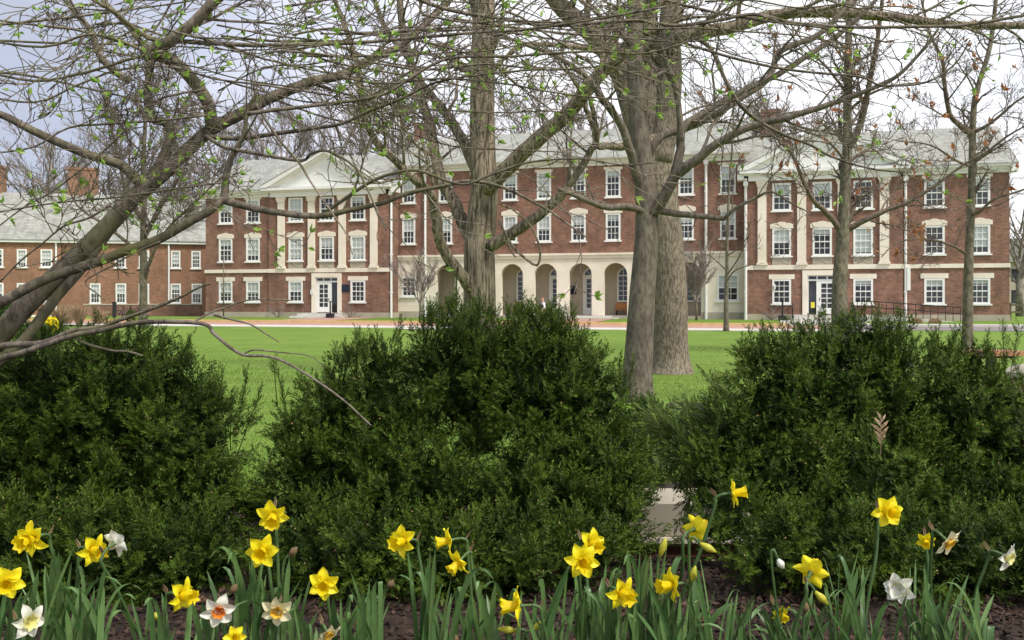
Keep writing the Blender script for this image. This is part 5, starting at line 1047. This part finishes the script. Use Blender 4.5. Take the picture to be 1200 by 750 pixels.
# clumps of strap leaves
def leaf(m, b, tip, w, arch, r):
    b = Vector(b); tip = Vector(tip); H = tip-b; n = 10; side = Vector((math.cos(r.uniform(-.7, .7)), math.sin(r.uniform(-.9, .9)), 0)); pts = []
    for i in range(n+1):
        s = i/n; p = b+Vector((H.x*(s**1.7), H.y*(s**1.5), H.z*s)); 
        if arch: p = b+Vector((H.x*(s**1.3)*1.0, H.y*s, (H.z*math.sin(s*math.pi*.62)/math.sin(math.pi*.5))*1.0))
        pts.append(p)
    vs = []; f0 = len(m.v); v0 = r.uniform(.2, .8)
    for i, p in enumerate(pts):
        s = i/n; ww = w*(1-.12*s)*(1 if s < .8 else max(.06, math.sqrt(max(0, 1-((s-.8)/.2)**2)))); tt = s*r.uniform(.9, 1.1)*.5
        sd = Vector((side.x*math.cos(tt)-side.y*math.sin(tt), side.x*math.sin(tt)+side.y*math.cos(tt), 0)); nn = Vector((-sd.y, sd.x, 0))
        vs += [tuple(p-sd*ww), tuple(p+nn*ww*.32), tuple(p+sd*ww)]
    fs = [(i*3+j, i*3+j+1, i*3+j+4, i*3+j+3) for i in range(n) for j in range(2)]; m.add(vs, fs, v0)
def clump(lb, u, d, n, spread, vt, seed, archn=1, mt='strap'):
    r = random.Random(seed); bx_ = (u-CX)*d/F; base = Vector((bx_, d, gzf(bx_, d))); root = empty('daffodil_leaves', lb, 'leaf clump', base, 0, 'clumps of daffodil leaves'); m = MB()
    for k in range(int(n*1.8)):
        a = r.uniform(0, 6.28); b = base+Vector((math.cos(a)*.035, math.sin(a)*.035, -.01)); tu = u+r.gauss(0, spread*.85); tv = r.uniform(*vt); arch = k < archn*2
        dd = d+r.uniform(-.10, .10); tip = at(tu+(r.choice([-1, 1])*35 if arch else 0), tv, dd); leaf(m, b, tip, r.uniform(.0035, .0085), arch, r)
    m.build('blades', M[mt], root, base, smooth=True, attr=True)
cl = [(10, 2.3, 9, 22, (660, 740), 'at the bottom left corner, below the cut-off flower'), (55, 2.35, 12, 26, (640, 720), 'under the large full daffodil at far left'), (90, 2.3, 11, 20, (680, 740), 'arching leaves below the yellow and white pair at left'), (118, 2.3, 5, 16, (660, 700), 'few tall blades left of the daffodil facing right'),
      (185, 2.3, 6, 20, (690, 740), 'low leaves under the daffodil with trumpet to the right'), (232, 2.3, 5, 12, (680, 720), 'upright blade group beside the orange centred flower'), (290, 2.35, 12, 26, (640, 710), 'dense leaves under the vertical pair'), (330, 2.35, 8, 22, (650, 710), 'twisting leaves right of the vertical pair'), (355, 2.3, 5, 18, (700, 740), 'low leaves around the cream flower with golden cup'),
      (405, 2.35, 9, 26, (695, 725), 'spiky leaves right of the lone yellow star'), (432, 2.3, 7, 18, (670, 715), 'slanting leaves with a brown bud'), (508, 2.3, 9, 18, (640, 700), 'broad leaves below the flower turned left'), (550, 2.35, 8, 26, (680, 720), 'pointed leaves under the side-on pair'), (588, 2.3, 5, 16, (680, 720), 'few leaves left of the strict profile flower'),
      (640, 2.3, 9, 26, (660, 735), 'leaves right of the two low buds'), (690, 2.35, 12, 24, (655, 730), 'leaves below the tight group in the middle'), (725, 2.3, 8, 18, (690, 735), 'leaves under the frilled trumpet flower'), (757, 2.35, 12, 20, (640, 710), 'tall leaves before the stone wall gap'), (790, 2.3, 13, 24, (680, 735), 'dense bright leaves below the flower facing left'), (822, 2.35, 7, 18, (650, 720), 'leaves under the slanting stem'),
      (865, 2.35, 7, 24, (680, 720), 'thin sparse leaves in front of the bare mulch'), (925, 2.3, 10, 22, (700, 740), 'leaves around the small half open flower'), (950, 2.35, 6, 16, (690, 735), 'leaves below the flower seen from behind'), (996, 2.35, 10, 20, (640, 720), 'tall upright leaves left of the single tall daffodil'), (1030, 2.3, 7, 24, (690, 735), 'short leaves at the foot of the single tall daffodil'),
      (1085, 2.35, 12, 22, (655, 720), 'dense upright leaves right of the ruffled white flower'), (1108, 2.3, 8, 22, (670, 730), 'leaves under the cream flower at right'), (1145, 2.3, 5, 22, (680, 735), 'few curved leaves near the right edge')]
for i, (u, d, n, sp, vt, lb) in enumerate(cl): clump('green daffodil leaves, '+lb, u, d, n, sp, vt, 100+i, archn=1+(i % 3 == 0))

# ------------------------------------------------------------------ the walking person on the path
p = at(637, HY, 57.5); p.z = .03
def skin_obj(name, verts, edges, rads, m, parent, sub=2, root=0):
    me = bpy.data.meshes.new(name); me.from_pydata(verts, edges, []); me.update(); o = bpy.data.objects.new(name, me); COL.objects.link(o)
    md = o.modifiers.new('skin', 'SKIN'); md.use_smooth_shade = True
    for i, r in enumerate(rads): me.skin_vertices[0].data[i].radius = (r, r) if not hasattr(r, '__len__') else r
    me.skin_vertices[0].data[root].use_root = True; s = o.modifiers.new('sub', 'SUBSURF'); s.levels = sub; s.render_levels = sub
    dg = bpy.context.evaluated_depsgraph_get(); ev = bpy.data.meshes.new_from_object(o.evaluated_get(dg)); COL.objects.unlink(o); bpy.data.objects.remove(o)
    ev.materials.clear(); ev.materials.append(m); n = bpy.data.objects.new(name, ev); return link(n, parent)
g = empty('person', 'person in light shirt and dark vest with a navy backpack walking left along the path', 'person', p, 0)
V = [(0, 0, .93), (0, 0, 1.12), (-.02, 0, 1.32), (-.03, 0, 1.45), (-.05, 0, 1.53), (-.065, 0, 1.62), (-.06, 0, 1.70),
     (0, -.09, .90), (-.14, -.10, .50), (-.20, -.10, .10), (-.32, -.10, .05), (0, .09, .90), (.06, .10, .50), (.26, .10, .14), (.18, .10, .06),
     (-.03, -.18, 1.40), (.06, -.23, 1.13), (-.06, -.22, .90), (-.10, -.22, .82), (-.03, .18, 1.40), (-.14, .23, 1.14), (-.30, .20, .98), (-.36, .19, .94)]
Ed = [(0, 1), (1, 2), (2, 3), (3, 4), (4, 5), (5, 6), (0, 7), (7, 8), (8, 9), (9, 10), (0, 11), (11, 12), (12, 13), (13, 14), (3, 15), (15, 16), (16, 17), (17, 18), (3, 19), (19, 20), (20, 21), (21, 22)]
Rr = [.14, .14, .16, .12, .055, .095, .07, .09, .065, .045, .04, .09, .065, .045, .04, .06, .045, .035, .035, .06, .045, .035, .035]
skin_obj('body', V, Ed, Rr, M['skin'], g)
skin_obj('trousers', [(0, 0, .98), (0, -.09, .88), (-.14, -.10, .50), (-.195, -.10, .13), (0, .09, .88), (.06, .10, .50), (.25, .10, .17)], [(0, 1), (1, 2), (2, 3), (0, 4), (4, 5), (5, 6)], [.155, .11, .085, .07, .11, .085, .07], M['trousers'], g)
skin_obj('shirt', [(0, 0, .95), (0, 0, 1.15), (-.02, 0, 1.33), (-.03, 0, 1.46), (-.03, -.185, 1.40), (.06, -.235, 1.13), (-.05, -.22, .93), (-.03, .185, 1.40), (-.14, .235, 1.14), (-.28, .205, 1.0)], [(0, 1), (1, 2), (2, 3), (3, 4), (4, 5), (5, 6), (3, 7), (7, 8), (8, 9)], [.155, .16, .175, .12, .075, .06, .048, .075, .06, .048], M['shirt'], g)
skin_obj('vest', [(-.03, 0, .98), (-.05, 0, 1.2), (-.06, 0, 1.38)], [(0, 1), (1, 2)], [.165, .17, .165], M['navy'], g)
skin_obj('hair', [(-.03, 0, 1.66), (-.04, 0, 1.74)], [(0, 1)], [.095, .085], M['hair'], g)
skin_obj('shoes', [(-.19, -.10, .06), (-.34, -.10, .035)], [(0, 1)], [.05, .04], M['black'], g); skin_obj('shoes', [(.27, .10, .11), (.16, .10, .05)], [(0, 1)], [.05, .04], M['black'], g)
bp = empty('backpack', 'navy backpack worn by the walking person', 'backpack', p, 0)
skin_obj('bag', [(.22, 0, 1.02), (.22, 0, 1.2), (.2, 0, 1.38)], [(0, 1), (1, 2)], [(.13, .16), (.14, .17), (.10, .14)], M['navy'], bp); 
for q in (-1, 1): MB().tube([(.1, q*.12, 1.42), (-.06, q*.13, 1.5), (-.17, q*.12, 1.35), (-.12, q*.14, 1.1), (.1, q*.13, 1.02)], .02, 6).build('strap', M['black'], bp)

# ------------------------------------------------------------------ camera, light, sky
cam = bpy.data.cameras.new('camera'); co = bpy.data.objects.new('camera', cam); COL.objects.link(co); co.location = (0, 0, EYE); co.rotation_euler = (math.pi/2, 0, 0)
cam.sensor_width = 36; cam.lens = F/1200*36; cam.shift_y = -(375-HY)/1200; cam.clip_end = 5000; cam.clip_start = .05; scene.camera = co
SUNV = Vector((.46, -.46, .88)).normalized(); sun = bpy.data.lights.new('sun', 'SUN'); sun.energy = 1.5; sun.angle = math.radians(10); sun.color = (1, .95, .87)
so = bpy.data.objects.new('sun', sun); COL.objects.link(so); so.rotation_euler = SUNV.to_track_quat('Z', 'Y').to_euler(); so.location = (20, -20, 40)
w = bpy.data.worlds.new('World'); scene.world = w; w.use_nodes = True; nt = w.node_tree; bg = nt.nodes['Background']
sky = N(nt, 'ShaderNodeTexSky', sky_type='NISHITA'); sky.sun_disc = False; sky.sun_elevation = math.asin(SUNV.z); sky.sun_rotation = math.atan2(SUNV.x, SUNV.y); sky.air_density = 1; sky.dust_density = 2
tc = N(nt, 'ShaderNodeTexCoord'); sp = N(nt, 'ShaderNodeSeparateXYZ'); nt.links.new(tc.outputs['Generated'], sp.inputs[0])
mp = N(nt, 'ShaderNodeMapping'); mp.inputs['Scale'].default_value = (1.0, 1.0, 2.6); nt.links.new(tc.outputs['Generated'], mp.inputs[0])
n1 = N(nt, 'ShaderNodeTexNoise'); n1.inputs['Scale'].default_value = 2.6; n1.inputs['Detail'].default_value = 7; n1.inputs['Roughness'].default_value = .55; nt.links.new(mp.outputs[0], n1.inputs['Vector'])
n2 = N(nt, 'ShaderNodeTexNoise'); n2.inputs['Scale'].default_value = 6; n2.inputs['Detail'].default_value = 6; nt.links.new(mp.outputs[0], n2.inputs['Vector'])
# darker, bluer rain cloud to the left, bright thin cloud to the right
mr = N(nt, 'ShaderNodeMapRange'); mr.inputs['From Min'].default_value = -.42; mr.inputs['From Max'].default_value = .12; nt.links.new(sp.outputs[0], mr.inputs[0])
ad = N(nt, 'ShaderNodeMath', operation='MULTIPLY_ADD'); nt.links.new(n1.outputs['Fac'], ad.inputs[0]); ad.inputs[1].default_value = 1.5; ad.inputs[2].default_value = -.75
ad2 = N(nt, 'ShaderNodeMath', operation='ADD'); nt.links.new(ad.outputs[0], ad2.inputs[0]); nt.links.new(mr.outputs[0], ad2.inputs[1])
cr = ramp(nt, ad2.outputs[0], [(0, (.42, .45, .56)), (.28, (.58, .60, .71)), (.6, (.80, .81, .87)), (1, (.96, .96, .98))])
cs = N(nt, 'ShaderNodeVectorMath', operation='SCALE'); nt.links.new(cr.outputs[0], cs.inputs[0]); cs.inputs['Scale'].default_value = 7.4
fc = ramp(nt, n2.outputs['Fac'], [(.25, (.70,)*3), (.6, (.97,)*3)])
mx = N(nt, 'ShaderNodeMix', data_type='RGBA'); nt.links.new(fc.outputs[0], mx.inputs[0]); nt.links.new(sky.outputs[0], mx.inputs[6]); nt.links.new(cs.outputs[0], mx.inputs[7]); nt.links.new(mx.outputs[2], bg.inputs[0]); bg.inputs[1].default_value = .08
vs_ = scene.view_settings; vs_.view_transform = 'Standard'; vs_.look = 'None'; vs_.gamma = 1; vs_.use_curve_mapping = False; vs_.exposure = 1.2
scene.render.engine = 'CYCLES'; scene.cycles.max_bounces = 6; scene.cycles.transparent_max_bounces = 12
